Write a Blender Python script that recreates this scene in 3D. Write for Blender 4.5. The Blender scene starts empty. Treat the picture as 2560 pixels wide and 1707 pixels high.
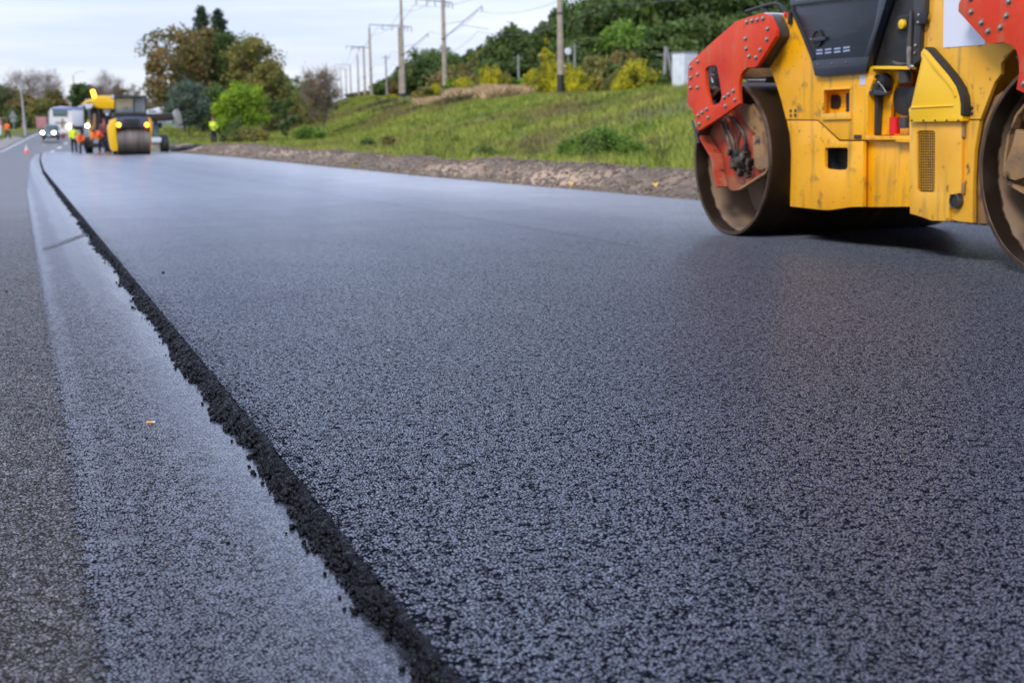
import bpy, bmesh, math, random
import numpy as np
from mathutils import Vector, Matrix
rng = np.random.default_rng(7); random.seed(7)
R = math.radians
SC = bpy.context.scene; COL = SC.collection

# ------------------------------------------------------------------ camera
F, CX, CY, H = 3300.0, 1280.0, 853.5, 0.86
def _n(v): v = np.array(v, float); return v/np.linalg.norm(v)
_roll = .018
_Y = _n([46-CX, CY-351, F]); _h0 = 351-_roll*(CX-46)
_Z = _n([-_roll, 1, -(CY-_h0)/F]); _Z = _n(_Z-_Y*np.dot(_Z, _Y))
_Y = np.array([_Y[0], _Y[1], -_Y[2]]); _Z = np.array([_Z[0], _Z[1], -_Z[2]])
RM = np.array([np.cross(_Y, _Z), _Y, _Z])
cam = bpy.data.cameras.new('camera'); co = bpy.data.objects.new('camera', cam); COL.objects.link(co)
co.matrix_world = Matrix.Translation((0, 0, H)) @ Matrix(RM.tolist()).to_4x4()
cam.sensor_width = 36; cam.lens = F*36/2560; cam.clip_end = 5000; cam.clip_start = .05
cam.dof.use_dof = True; cam.dof.focus_distance = 4.2; cam.dof.aperture_fstop = 4.4
SC.camera = co
# ------------------------------------------------------------------ world, sun, exposure
W = bpy.data.worlds.new('World'); SC.world = W; W.use_nodes = True
nt = W.node_tree; nt.nodes.clear()
def N(t, **k):
    n = nt.nodes.new(t)
    for a, b in k.items(): setattr(n, a, b)
    return n
SUN_EL, SUN_AZ = 40, 232      # degrees; azimuth measured from +Y clockwise
out = N('ShaderNodeOutputWorld'); tc = N('ShaderNodeTexCoord'); sep = N('ShaderNodeSeparateXYZ')
nt.links.new(tc.outputs['Generated'], sep.inputs[0])
sky = N('ShaderNodeTexSky'); sky.sky_type = 'NISHITA'; sky.sun_disc = False
sky.sun_elevation = R(SUN_EL); sky.sun_rotation = R(SUN_AZ)
bg1 = N('ShaderNodeBackground'); nt.links.new(sky.outputs[0], bg1.inputs[0]); bg1.inputs[1].default_value = .10
ramp = N('ShaderNodeValToRGB'); nt.links.new(sep.outputs['Z'], ramp.inputs[0])
cr = ramp.color_ramp
cr.elements[0].position = 0; cr.elements[0].color = (.735, .775, .85, 1)
cr.elements[1].position = .9; cr.elements[1].color = (.80, .95, 1.38, 1)
for p, c in ((.06, (.70, .75, .86)), (.16, (.69, .78, 1.04)), (.4, (.76, .90, 1.32))):
    e = cr.elements.new(p); e.color = (*c, 1)
mp = N('ShaderNodeMapping'); nt.links.new(tc.outputs['Generated'], mp.inputs[0])
mp.inputs['Scale'].default_value = (2.2, 2.2, 26); mp.inputs['Rotation'].default_value = (R(4), R(-5), 0)
nz = N('ShaderNodeTexNoise'); nt.links.new(mp.outputs[0], nz.inputs[0]); nz.inputs['Scale'].default_value = 1.3
nz.inputs['Detail'].default_value = 6; nz.inputs['Roughness'].default_value = .55
cr2 = N('ShaderNodeValToRGB'); nt.links.new(nz.outputs[0], cr2.inputs[0])
cr2.color_ramp.elements[0].position = .36; cr2.color_ramp.elements[0].color = (.86, .90, .98, 1)
cr2.color_ramp.elements[1].position = .66; cr2.color_ramp.elements[1].color = (1.16, 1.13, 1.07, 1)
mul = N('ShaderNodeMix', data_type='RGBA', blend_type='MULTIPLY'); mul.inputs[0].default_value = 1
nt.links.new(ramp.outputs[0], mul.inputs[6]); nt.links.new(cr2.outputs[0], mul.inputs[7])
bg2 = N('ShaderNodeBackground'); nt.links.new(mul.outputs[2], bg2.inputs[0]); bg2.inputs[1].default_value = 1.0
mixs = N('ShaderNodeMixShader'); mixs.inputs[0].default_value = .9
nt.links.new(bg1.outputs[0], mixs.inputs[1]); nt.links.new(bg2.outputs[0], mixs.inputs[2])
nt.links.new(mixs.outputs[0], out.inputs[0])
sl = bpy.data.lights.new('sun', 'SUN'); sl.energy = 1.9; sl.angle = R(16); sl.color = (1, .94, .84)
so = bpy.data.objects.new('sun', sl); COL.objects.link(so)
a, e = R(SUN_AZ), R(SUN_EL)
so.rotation_euler = Vector((math.sin(a)*math.cos(e), math.cos(a)*math.cos(e), math.sin(e))).to_track_quat('Z', 'Y').to_euler()
SC.view_settings.view_transform = 'Standard'; SC.view_settings.look = 'None'
SC.view_settings.exposure = 0.35; SC.view_settings.gamma = 1.0
SC.cycles.use_denoising = True
SC.cycles.max_bounces = 6; SC.cycles.transparent_max_bounces = 12

# ------------------------------------------------------------------ helpers: pixels of the photo -> points of the place
O3 = np.array([0, 0, H])
def ray(px, py): return RM @ np.array([px-CX, CY-py, -F])
def onz(px, py, z=0.): d = ray(px, py); return O3+d*((z-H)/d[2])
def onx(px, py, x): d = ray(px, py); return O3+d*(x/d[0])
def ony(px, py, y): d = ray(px, py); return O3+d*(y/d[1])
def ats(px, py, s): return O3+ray(px, py)/s
def z5(L): return [(1700+a/5.226, b/5.226) for a, b in L]
def z6(L): return [(1700+a/4.237, 250+b/4.237) for a, b in L]
def z7(L): return [(2060+a/4.612, b/4.612) for a, b in L]
def z8(L): return [(2060+a/3.564, 260+b/3.564) for a, b in L]

def g(Y):                                           # the country rises beyond the end of the new asphalt
    t = np.maximum(np.asarray(Y, float)-92, 0)
    return np.where(t < 20, .029*t*t/40, .029*(t-10))*np.where(t < 70, 1, 1) - np.where(t > 70, .010*(t-70), 0)
def xs_right(Y): return np.interp(Y, [-5, 18, 25, 39, 55, 80, 100, 126, 154, 200, 260, 400], [7.7, 7.6, 7.56, 7.9, 8.4, 8.55, 8.8, 9.8, 12, 17, 26, 60])
def xs_left(Y): return np.interp(Y, [-5, 60, 90, 125, 150, 180, 220, 260, 400], [-4.5, -4.2, -2.6, -.4, 1.2, 3.4, 7.5, 14, 44])
def xcrest(Y): return np.interp(Y, [-5, 50, 78, 100, 127, 165, 220, 260, 400], [31, 31, 30.5, 31.3, 34, 40, 53, 62, 95])
def xtoe(Y): return np.interp(Y, [-5, 22, 32, 44, 74, 110, 154, 220, 400], [10.6, 11.2, 12.1, 13.4, 16.5, 20, 27, 44, 84])
def sst(t): t = np.clip(t, 0, 1); return t*t*(3-2*t)
def vnoise(x, y, s, seed=0):                        # smooth value noise
    x = np.asarray(x, float)/s; y = np.asarray(y, float)/s
    xi = np.floor(x).astype(np.int64); yi = np.floor(y).astype(np.int64); fx = x-xi; fy = y-yi
    def h(i, j):
        n = (i*374761393+j*668265263+seed*982451653) & 0x7fffffff
        n = ((n ^ (n >> 13))*1274126177) & 0x7fffffff
        return ((n ^ (n >> 16)) & 0xffff)/65535.
    fx = fx*fx*(3-2*fx); fy = fy*fy*(3-2*fy)
    return (h(xi, yi)*(1-fx)+h(xi+1, yi)*fx)*(1-fy)+(h(xi, yi+1)*(1-fx)+h(xi+1, yi+1)*fx)*fy
def terrain(X, Y):
    X = np.asarray(X, float); Y = np.asarray(Y, float)
    r, l, tt, cc = xs_right(Y), xs_left(Y), xtoe(Y), xcrest(Y)
    base = g(Y)
    u = sst((X-tt)/(cc-tt)*.96)
    zr = (2.75+.006*np.clip(Y-78, 0, 200))*u
    zr = zr+np.clip(X-cc-14, 0, 1e9)*.16*(1-.5*sst((X-cc-80)/120))     # wooded hill behind the railway
    zr = zr+(vnoise(X, Y, 6, 3)-.5)*.45*sst((X-tt+1)/4)+(vnoise(X, Y, 1.7, 4)-.5)*.16*sst((X-tt+1)/4)
    verge = .30*sst((X-r-1.2)/2.0)*sst((Y-45)/40)
    zl = .12*sst((l-X)/1.0)+(vnoise(X, Y, 5, 9)-.5)*.15*sst((l-X)/2)
    side = np.where(X > (r+l)/2, zr+verge+sst((X-r-.3)/1.2)*.08, zl)
    under = np.where((X > l-.3) & (X < r+.4), -.16, 0)
    return base-.03+side+under
def T(X, Y): return float(terrain(X, Y))

def mat(name, color, rough=.6, metal=0., noise=None, c2=None, lo=.35, hi=.65, bump=0., bscale=40., spec=.5, detail=5, emit=0., trans=0., coat=0., extra=None, stretch=None):
    m = bpy.data.materials.new(name); m.use_nodes = True; t = m.node_tree; b = t.nodes['Principled BSDF']
    b.inputs['Base Color'].default_value = (*color, 1); b.inputs['Roughness'].default_value = rough
    b.inputs['Metallic'].default_value = metal; b.inputs['Specular IOR Level'].default_value = spec
    b.inputs['Coat Weight'].default_value = coat
    if trans: b.inputs['Transmission Weight'].default_value = trans
    if emit: b.inputs['Emission Color'].default_value = (*color, 1); b.inputs['Emission Strength'].default_value = emit
    tcn = t.nodes.new('ShaderNodeTexCoord'); vec = tcn.outputs['Object']
    if stretch:
        mm = t.nodes.new('ShaderNodeMapping'); mm.inputs['Scale'].default_value = stretch
        t.links.new(vec, mm.inputs[0]); vec = mm.outputs[0]
    col = None
    if noise:
        n = t.nodes.new('ShaderNodeTexNoise'); n.inputs['Scale'].default_value = noise; n.inputs['Detail'].default_value = detail
        t.links.new(vec, n.inputs[0]); r = t.nodes.new('ShaderNodeValToRGB'); t.links.new(n.outputs[0], r.inputs[0])
        r.color_ramp.elements[0].position = lo; r.color_ramp.elements[0].color = (*color, 1)
        r.color_ramp.elements[1].position = hi; r.color_ramp.elements[1].color = (*c2, 1); col = r.outputs[0]
    if extra:                                           # further layers (scale, lo, hi, colour, stretch)
        for sc_, lo_, hi_, c_, st_ in extra:
            v2 = tcn.outputs['Object']
            if st_:
                mm = t.nodes.new('ShaderNodeMapping'); mm.inputs['Scale'].default_value = st_; mm.inputs['Location'].default_value = (3.1*sc_, 1.7, .3)
                t.links.new(v2, mm.inputs[0]); v2 = mm.outputs[0]
            n = t.nodes.new('ShaderNodeTexNoise'); n.inputs['Scale'].default_value = sc_; n.inputs['Detail'].default_value = 6; t.links.new(v2, n.inputs[0])
            mr = t.nodes.new('ShaderNodeMapRange'); mr.inputs[1].default_value = lo_; mr.inputs[2].default_value = hi_; t.links.new(n.outputs[0], mr.inputs[0])
            mx = t.nodes.new('ShaderNodeMix'); mx.data_type = 'RGBA'; t.links.new(mr.outputs[0], mx.inputs[0])
            if col: t.links.new(col, mx.inputs[6])
            else: mx.inputs[6].default_value = (*color, 1)
            mx.inputs[7].default_value = (*c_, 1); col = mx.outputs[2]
    if col: t.links.new(col, b.inputs['Base Color'])
    if bump:
        n2 = t.nodes.new('ShaderNodeTexNoise'); n2.inputs['Scale'].default_value = bscale; n2.inputs['Detail'].default_value = 4
        t.links.new(tcn.outputs['Object'], n2.inputs[0]); bp = t.nodes.new('ShaderNodeBump'); bp.inputs['Strength'].default_value = bump
        bp.inputs['Distance'].default_value = .5/bscale; t.links.new(n2.outputs[0], bp.inputs['Height']); t.links.new(bp.outputs[0], b.inputs['Normal'])
    return m

def tag(o, label=None, cat=None, group=None, kind=None):
    if label: o['label'] = label
    if cat: o['category'] = cat
    if group: o['group'] = group
    if kind: o['kind'] = kind
    return o
def root(name, loc, label, cat, group=None, rz=0.):
    o = bpy.data.objects.new(name, None); COL.objects.link(o); o.location = loc; o.rotation_euler[2] = rz
    o.empty_display_size = .1
    return tag(o, label, cat, group)
def link(name, me, m, parent=None, loc=None):
    o = bpy.data.objects.new(name, me); COL.objects.link(o)
    if m is not None:
        me.materials.clear()
        for k in (m if isinstance(m, (list, tuple)) else [m]): me.materials.append(k)
    if parent: o.parent = parent
    if loc is not None: o.location = loc
    return o
def fast(name, V, Fa, smooth=False):
    """V (n,3); Fa (m,k) faces of one size"""
    V = np.asarray(V, np.float32); Fa = np.asarray(Fa, np.int32); me = bpy.data.meshes.new(name)
    me.vertices.add(len(V)); me.vertices.foreach_set('co', V.ravel()); k = Fa.shape[1]
    me.loops.add(Fa.size); me.loops.foreach_set('vertex_index', Fa.ravel())
    me.polygons.add(len(Fa)); me.polygons.foreach_set('loop_start', np.arange(0, Fa.size, k, dtype=np.int32))
    me.polygons.foreach_set('loop_total', np.full(len(Fa), k, np.int32))
    me.update(calc_edges=True); me.validate()
    if smooth: me.polygons.foreach_set('use_smooth', np.ones(len(Fa), bool))
    return me

class B:                                            # a mesh builder: every method adds a shape, build() links ONE object
    def __init__(s): s.bm = bmesh.new()
    def box(s, c, d, rot=None, bev=0.):
        M = Matrix.Translation(c)
        if rot is not None: M = M @ rot
        r = bmesh.ops.create_cube(s.bm, size=1, matrix=M @ Matrix.Diagonal((d[0], d[1], d[2], 1)))
        if bev:
            es = list({e for v in r['verts'] for e in v.link_edges})
            bmesh.ops.bevel(s.bm, geom=es, offset=bev, segments=2, affect='EDGES', profile=.6)
        return s
    def cone(s, p, q, r1, r2=None, n=12, caps=True):
        p = Vector(p); q = Vector(q); r2 = r1 if r2 is None else r2; d = q-p
        M = Matrix.Translation((p+q)/2) @ d.to_track_quat('Z', 'Y').to_matrix().to_4x4()
        bmesh.ops.create_cone(s.bm, cap_ends=caps, segments=n, radius1=r1, radius2=r2, depth=d.length, matrix=M); return s
    def ball(s, c, r, sc=(1, 1, 1), n=12):
        bmesh.ops.create_uvsphere(s.bm, u_segments=n, v_segments=max(6, n*2//3), radius=r, matrix=Matrix.Translation(c) @ Matrix.Diagonal((*sc, 1))); return s
    def tube(s, pts, r, n=8, rr=None):
        pts = [Vector(p) for p in pts]; rings = []
        for i, p in enumerate(pts):
            d = (pts[min(i+1, len(pts)-1)]-pts[max(i-1, 0)]).normalized()
            u = d.orthogonal().normalized() if i == 0 else (rings[-1][1]-d*d.dot(rings[-1][1])).normalized()
            w = d.cross(u); q = r if rr is None else rr[i]
            rings.append(([s.bm.verts.new(p+(u*math.cos(2*math.pi*k/n)+w*math.sin(2*math.pi*k/n))*q) for k in range(n)], u))
        for a_, b_ in zip(rings, rings[1:]):
            for k in range(n): s.bm.faces.new((a_[0][k], a_[0][(k+1) % n], b_[0][(k+1) % n], b_[0][k]))
        s.bm.faces.new(rings[0][0][::-1]); s.bm.faces.new(rings[-1][0]); return s
    def prism(s, pts, vec, holes=(), bev=0.):
        """pts: a flat outline of 3-D points, pushed out along vec; holes: outlines within it"""
        bm = bmesh.new(); es = []
        for L in [pts, *holes]:
            vs = [bm.verts.new(p) for p in L]; es += [bm.edges.new((vs[i], vs[(i+1) % len(vs)])) for i in range(len(vs))]
        if holes: bmesh.ops.triangle_fill(bm, use_beauty=True, use_dissolve=False, edges=es)
        else: bm.faces.new(vs)
        ge = bmesh.ops.extrude_face_region(bm, geom=bm.faces[:])
        nv = [v for v in ge['geom'] if isinstance(v, bmesh.types.BMVert)]
        bmesh.ops.translate(bm, verts=nv, vec=Vector(vec)); bmesh.ops.recalc_face_normals(bm, faces=bm.faces)
        if bev:
            ed = [e for e in bm.edges if e.calc_face_angle(0) > .35]
            bmesh.ops.bevel(bm, geom=ed, offset=bev, segments=2, affect='EDGES', profile=.6)
        tmp = bpy.data.meshes.new('t'); bm.to_mesh(tmp); bm.free(); s.bm.from_mesh(tmp); bpy.data.meshes.remove(tmp); return s
    def lathe(s, prof, c, ax='Z', n=24, closed=False):
        """prof: (radius, along axis)"""
        rings = []
        for r_, h in prof:
            ring = []
            for k in range(n):
                t = 2*math.pi*k/n; a_, b_ = r_*math.cos(t), r_*math.sin(t)
                p = {'Z': (a_, b_, h), 'X': (h, a_, b_), 'Y': (a_, h, b_)}[ax]; ring.append(s.bm.verts.new(Vector(c)+Vector(p)))
            rings.append(ring)
        prs = list(zip(rings, rings[1:])) + ([(rings[-1], rings[0])] if closed else [])
        for a_, b_ in prs:
            for k in range(n): s.bm.faces.new((a_[k], a_[(k+1) % n], b_[(k+1) % n], b_[k]))
        return s
    def build(s, name, m, parent=None, off=None, smooth=None, mirror=None):
        bmesh.ops.recalc_face_normals(s.bm, faces=s.bm.faces)
        if mirror is not None:                         # y -> 2*mirror - y, before moving to the parent's frame
            for v in s.bm.verts: v.co.y = 2*mirror-v.co.y
            bmesh.ops.reverse_faces(s.bm, faces=s.bm.faces)
        if off is not None: bmesh.ops.translate(s.bm, verts=s.bm.verts, vec=-Vector(off))
        me = bpy.data.meshes.new(name); s.bm.to_mesh(me); s.bm.free()
        if smooth is not None:
            me.polygons.foreach_set('use_smooth', np.ones(len(me.polygons), bool)); me.set_sharp_from_angle(angle=R(smooth))
        return link(name, me, m, parent)
def copy_tree(o, parent=None):
    c = o.copy(); COL.objects.link(c); c.parent = parent
    for ch in [x for x in bpy.data.objects if x.parent == o]: copy_tree(ch, c)
    return c

# ------------------------------------------------------------------ ground materials
def asphalt(name, base, rough, stone, bumpd, hollow=(.006, .006, .008), tint=None, fleck=0., worldvar=.0, spec=.5, gap=.42, gapfar=None, ior=1.5, spect=(1, 1, 1), rand=.6, coat=0., streak=0., sheen=0., sht=(.74, .81, 1.), joint=.25, edge=0.):
    m = bpy.data.materials.new(name); m.use_nodes = True; t = m.node_tree; b = t.nodes['Principled BSDF']; L = t.links.new
    g_ = t.nodes.new('ShaderNodeNewGeometry'); P = g_.outputs['Position']
    def noise(s_, d_=3, rough_=.5, vec=P):
        n = t.nodes.new('ShaderNodeTexNoise'); n.inputs['Scale'].default_value = s_; n.inputs['Detail'].default_value = d_; n.inputs['Roughness'].default_value = rough_; L(vec, n.inputs[0]); return n
    def math_(op, a_, b_):
        n = t.nodes.new('ShaderNodeMath'); n.operation = op
        for i, v in enumerate((a_, b_)):
            if isinstance(v, (int, float)): n.inputs[i].default_value = v
            else: L(v, n.inputs[i])
        return n.outputs[0]
    # stones: flat-topped voronoi cells with warped borders, some of them sunk, dark gaps between them
    def mapr(v, lo, hi, o0=0., o1=1., smooth=True):
        n = t.nodes.new('ShaderNodeMapRange'); n.interpolation_type = 'SMOOTHSTEP' if smooth else 'LINEAR'; L(v, n.inputs[0])
        for i_, q in zip((1, 2, 3, 4), (lo, hi, o0, o1)): n.inputs[i_].default_value = q
        return n.outputs[0]
    wn = noise(stone*.9, 2); ad = t.nodes.new('ShaderNodeVectorMath'); ad.operation = 'MULTIPLY_ADD'
    L(wn.outputs['Color'], ad.inputs[0]); ad.inputs[1].default_value = (.8/stone,)*3; L(P, ad.inputs[2])
    v1 = t.nodes.new('ShaderNodeTexVoronoi'); v1.inputs['Scale'].default_value = stone; L(ad.outputs[0], v1.inputs[0])
    sepc = t.nodes.new('ShaderNodeSeparateColor'); L(v1.outputs['Color'], sepc.inputs[0])
    ve = t.nodes.new('ShaderNodeTexVoronoi'); ve.feature = 'DISTANCE_TO_EDGE'; ve.inputs['Scale'].default_value = stone; L(ad.outputs[0], ve.inputs[0])
    wjt = noise(stone*.5, 2, .5); plate = mapr(math_('ADD', ve.outputs['Distance'], math_('MULTIPLY', math_('SUBTRACT', wjt.outputs[0], .5), .34)), joint*.25, joint)
    patch = noise(stone*.22, 4, .65); sy = t.nodes.new('ShaderNodeSeparateXYZ'); L(P, sy.inputs[0])
    lim = mapr(sy.outputs['Y'], 2.5, 20, gap+.11, (gap if gapfar is None else gapfar)+.06, False)      # dark gaps thinned with distance in the colour, standing in for grazing-angle occlusion
    if edge: lim = math_('ADD', lim, mapr(sy.outputs['X'], .60, .74, edge, 0))      # looser towards the crumbling side
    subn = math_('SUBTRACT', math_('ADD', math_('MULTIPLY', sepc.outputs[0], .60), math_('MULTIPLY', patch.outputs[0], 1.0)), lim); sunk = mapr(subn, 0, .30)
    m['sub'] = subn.node.name
    flat = mapr(sy.outputs['Y'], 2.5, 20, 0, .5, False); flatn = math_('MAXIMUM', flat, 0.); m['flat'] = flatn.node.name  # joints filled in with distance too, painting in the same grazing-angle look
    plate = math_('ADD', math_('MULTIPLY', plate, math_('SUBTRACT', 1., flatn)), flatn)
    fine = noise(stone*3.2, 2, .5)
    h = math_('ADD', math_('MULTIPLY', plate, sunk), math_('MULTIPLY', fine.outputs[0], .22))
    mask = mapr(h, .22, .98)
    hb = math_('ADD', h, math_('MULTIPLY', v1.outputs['Distance'], -.35)); hb = math_('ADD', hb, math_('MULTIPLY', sepc.outputs[1], rand))
    bp = t.nodes.new('ShaderNodeBump'); bp.inputs['Strength'].default_value = 1; L(mapr(sy.outputs['Y'], 2.2, 10, bumpd, bumpd*.10, True), bp.inputs['Distance']); L(hb, bp.inputs['Height']); L(bp.outputs[0], b.inputs['Normal']); b.inputs['IOR'].default_value = ior
    mx = t.nodes.new('ShaderNodeMix'); mx.data_type = 'RGBA'; L(mask, mx.inputs[0]); mx.inputs[6].default_value = (*hollow, 1)
    var = noise(.9, 4, .6); cr_ = t.nodes.new('ShaderNodeValToRGB'); L(var.outputs[0], cr_.inputs[0])
    cr_.color_ramp.elements[0].position = .3; cr_.color_ramp.elements[0].color = (*[c*.85 for c in base], 1)
    cr_.color_ramp.elements[1].position = .7; cr_.color_ramp.elements[1].color = (*(tint or [c*1.18 for c in base]), 1)
    colo = cr_.outputs[0]
    if fleck:                                        # a few bare, pale grains
        v3 = t.nodes.new('ShaderNodeTexVoronoi'); v3.inputs['Scale'].default_value = stone*1.7; L(P, v3.inputs['Vector']); s3 = t.nodes.new('ShaderNodeSeparateColor'); L(v3.outputs['Color'], s3.inputs[0])
        fm = math_('MULTIPLY', mapr(s3.outputs[0], 1-fleck, 1-fleck*.8), mapr(v3.outputs['Distance'], .30, .18))
        m2 = t.nodes.new('ShaderNodeMix'); m2.data_type = 'RGBA'; L(fm, m2.inputs[0]); L(colo, m2.inputs[6]); m2.inputs[7].default_value = (.30, .21, .13, 1); colo = m2.outputs[2]
    pv_ = t.nodes.new('ShaderNodeMix'); pv_.data_type = 'RGBA'; pv_.blend_type = 'MULTIPLY'; pv_.inputs[0].default_value = 1; L(colo, pv_.inputs[6])
    cc_ = t.nodes.new('ShaderNodeCombineColor'); vv_ = math_('ADD', .30, math_('MULTIPLY', math_('MULTIPLY', sepc.outputs[1], sepc.outputs[1]), 2.1)); [L(vv_, cc_.inputs[q_]) for q_ in range(3)]; L(cc_.outputs[0], pv_.inputs[7]); colo = pv_.outputs[2]
    L(colo, mx.inputs[7]); L(mx.outputs[2], b.inputs['Base Color'])
    L(math_('MULTIPLY', math_('ADD', mask, .0), spec), b.inputs['Specular IOR Level'])
    ro_ = mapr(mask, 0, 1, min(1, rough+.4), rough, False)
    if streak:                                       # lanes left by the screed and the rollers
        mp_ = t.nodes.new('ShaderNodeMapping'); mp_.inputs['Scale'].default_value = (1.3, .05, 1); L(P, mp_.inputs[0]); sn = noise(1.0, 5, .6, mp_.outputs[0])
        pn = noise(.8, 4, .6); ro_ = math_('ADD', ro_, math_('MULTIPLY', math_('SUBTRACT', math_('ADD', sn.outputs[0], pn.outputs[0]), 1.), streak*3))
    L(ro_, b.inputs['Roughness'])
    if coat: L(math_('MULTIPLY', math_('MULTIPLY', mask, coat), math_('ADD', .35, math_('MULTIPLY', sepc.outputs[2], 1.25))), b.inputs['Coat Weight']); b.inputs['Coat Roughness'].default_value = .24; L(bp.outputs[0], b.inputs['Coat Normal'])
    if sheen: L(math_('MULTIPLY', math_('ADD', math_('MULTIPLY', mask, .96), .04), sheen), b.inputs['Sheen Weight']); b.inputs['Sheen Roughness'].default_value = .32; b.inputs['Sheen Tint'].default_value = (*sht, 1)
    b.inputs['Specular Tint'].default_value = (*spect, 1)
    return m, t, b, bp, h, math_, noise
M = {}
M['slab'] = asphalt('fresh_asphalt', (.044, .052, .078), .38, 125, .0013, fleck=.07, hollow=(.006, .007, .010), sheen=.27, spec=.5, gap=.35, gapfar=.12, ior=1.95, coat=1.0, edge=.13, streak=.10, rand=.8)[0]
M['old'] = asphalt('old_asphalt', (.088, .079, .073), .42, 105, .0008, hollow=(.030, .027, .024), sheen=.14, sht=(1., .95, .95), tint=(.118, .106, .098), fleck=.05, spec=.5, gap=.22, gapfar=.1, ior=1.6)[0]
# tack coat: the same old surface drowned in a glossy black film, thicker towards the new edge
m, t, b, bp, h, math_, noise = asphalt('tack_coat', (.030, .031, .040), .28, 112, .0020, hollow=(.012, .012, .015), spec=.5, gap=.34, gapfar=.1, ior=1.9, coat=.5, rand=.5, sheen=.40, sht=(.86, .89, 1.))
g_ = t.nodes.new('ShaderNodeNewGeometry'); sp = t.nodes.new('ShaderNodeSeparateXYZ'); t.links.new(g_.outputs['Position'], sp.inputs[0])
mpn = t.nodes.new('ShaderNodeMapping'); mpn.inputs['Scale'].default_value = (1, .35, 1); t.links.new(g_.outputs['Position'], mpn.inputs[0])
nn = noise(5, 4, .6, mpn.outputs[0]); xx = math_('ADD', sp.outputs['X'], math_('MULTIPLY', math_('SUBTRACT', nn.outputs[0], .5), .14))
rp = t.nodes.new('ShaderNodeValToRGB'); t.links.new(xx, rp.inputs[0]); c_ = rp.color_ramp
c_.elements[0].position = .03; c_.elements[0].color = (.75,)*3+(1,); c_.elements[1].position = .55; c_.elements[1].color = (.03,)*3+(1,)
for p, v in ((.07, .38), (.12, .38), (.17, .72), (.24, .72), (.31, .40), (.42, .34), (.48, .2)):
    e = c_.elements.new(p); e.color = (v, v, v, 1)
t.links.new(math_('MULTIPLY', rp.outputs[0], .0016), bp.inputs['Distance'])
t.links.new(math_('ADD', math_('MULTIPLY', rp.outputs[0], .30), -.02), t.nodes[m['sub']].inputs[1])
rf = t.nodes.new('ShaderNodeMapRange'); t.links.new(xx, rf.inputs[0]); rf.inputs[1].default_value = .2; rf.inputs[2].default_value = .56; rf.inputs[4].default_value = .28
t.links.new(rf.outputs[0], t.nodes[m['flat']].inputs[1])
t.links.new(math_('ADD', .17, math_('MULTIPLY', rp.outputs[0], .42)), b.inputs['Roughness'])
M['tack'] = m

# ------------------------------------------------------------------ the setting
def sheet(name, xl, xr, ys, zf, m, nx=2, kind='structure'):
    V = []; n = len(ys)
    for y in ys:
        for k in range(nx):
            x = xl(y)+(xr(y)-xl(y))*k/(nx-1); V.append((x, y, zf(x, y)))
    i = np.arange(n-1)[:, None]*nx+np.arange(nx-1)[None, :]; Fa = np.stack([i, i+1, i+nx+1, i+nx], -1).reshape(-1, 4)
    o = link(name, fast(name, V, Fa, True), m); return tag(o, kind=kind) if kind else o
ysr = np.concatenate([np.linspace(-4, 80, 60), np.linspace(82, 400, 160)])
sheet('old_road', lambda y: xs_left(y), lambda y: xs_right(y)-.02, ysr, lambda x, y: float(g(y))-.05, M['old'])
def slab_left(Y): return np.interp(Y, [-4, 1.9, 2.5, 3.4, 4.5, 6.2, 9, 40, 62, 92, 104], [.588, .592, .600, .608, .610, .610, .612, .63, .86, 1.38, 1.78])
def slab_toe(Y): return np.interp(Y, [-4, 3, 38, 62, 92, 104], [.555, .562, .560, .80, 1.31, 1.7])
ysl = np.concatenate([np.linspace(-4, 9, 14), np.linspace(10, 82, 40), np.linspace(84, 98, 8)])
def slab_r(y): return float(xs_right(y)) if y < 80 else float(np.interp(y, [80, 84, 98], [8.55, 8.4, 1.9]))
V = [];
for y in ysl: V += [(float(slab_left(y)), y, 0), (slab_r(y), y, 0)]
n = len(ysl); i = np.arange(n-1)*2
Fa = np.stack([i, i+1, i+3, i+2], -1)
V2 = V+[(slab_r(y), y, -.14) for y in ysl]; j = 2*n+np.arange(n-1)
Fa = np.concatenate([Fa, np.stack([i+1, j, j+1, i+3], -1)])
k0 = len(V2); V2 += [(slab_r(ysl[-1]), ysl[-1], -.14), (float(slab_left(ysl[-1])), ysl[-1], -.14)]
Fa = np.concatenate([Fa, [[2*n-2, 2*n-1, k0, k0+1]]])
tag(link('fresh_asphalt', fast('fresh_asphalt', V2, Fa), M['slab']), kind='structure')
# crumbling side of the slab: a dense lumpy slope ...
M['crumb'] = mat('loose_asphalt', (.0015, .0015, .002), .34, noise=60, c2=(.004, .004, .006), spec=.14)
M['crumb_bed'] = mat('loose_asphalt_bed', (.003, .003, .003), .8, spec=.03)
ye = [1.2]
while ye[-1] < 98: ye.append(ye[-1]+max(.004, .0011*ye[-1]))
ye = np.array(ye); nx = 26; tt = np.linspace(0, 1, nx)
toe = slab_toe(ye)+(vnoise(ye, ye*0, .35, 1)-.5)*.045+(vnoise(ye, ye*0, .07, 2)-.5)*.034+(vnoise(ye, ye*0, .02, 5)-.5)*.012
top = slab_left(ye)+(vnoise(ye, ye*0+3, .10, 6)-.5)*.012
X = toe[:, None]+(top-toe)[:, None]*tt[None, :]; Y = np.repeat(ye[:, None], nx, 1)
prof = .5*np.sin(tt*math.pi/2)**.9+.5*tt
Z = -.052+.0525*prof[None, :]
w = np.sin(np.pi*np.clip(tt*1.02, 0, 1))**.5
nzv = (vnoise(X, Y, .021, 11)-.5)*.020+(vnoise(X, Y, .009, 12)-.5)*.012
Z = Z+nzv*w[None, :]; Z[:, -1] = -.004; X = X+(vnoise(X+9, Y, .013, 13)-.5)*.012*w[None, :]
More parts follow.
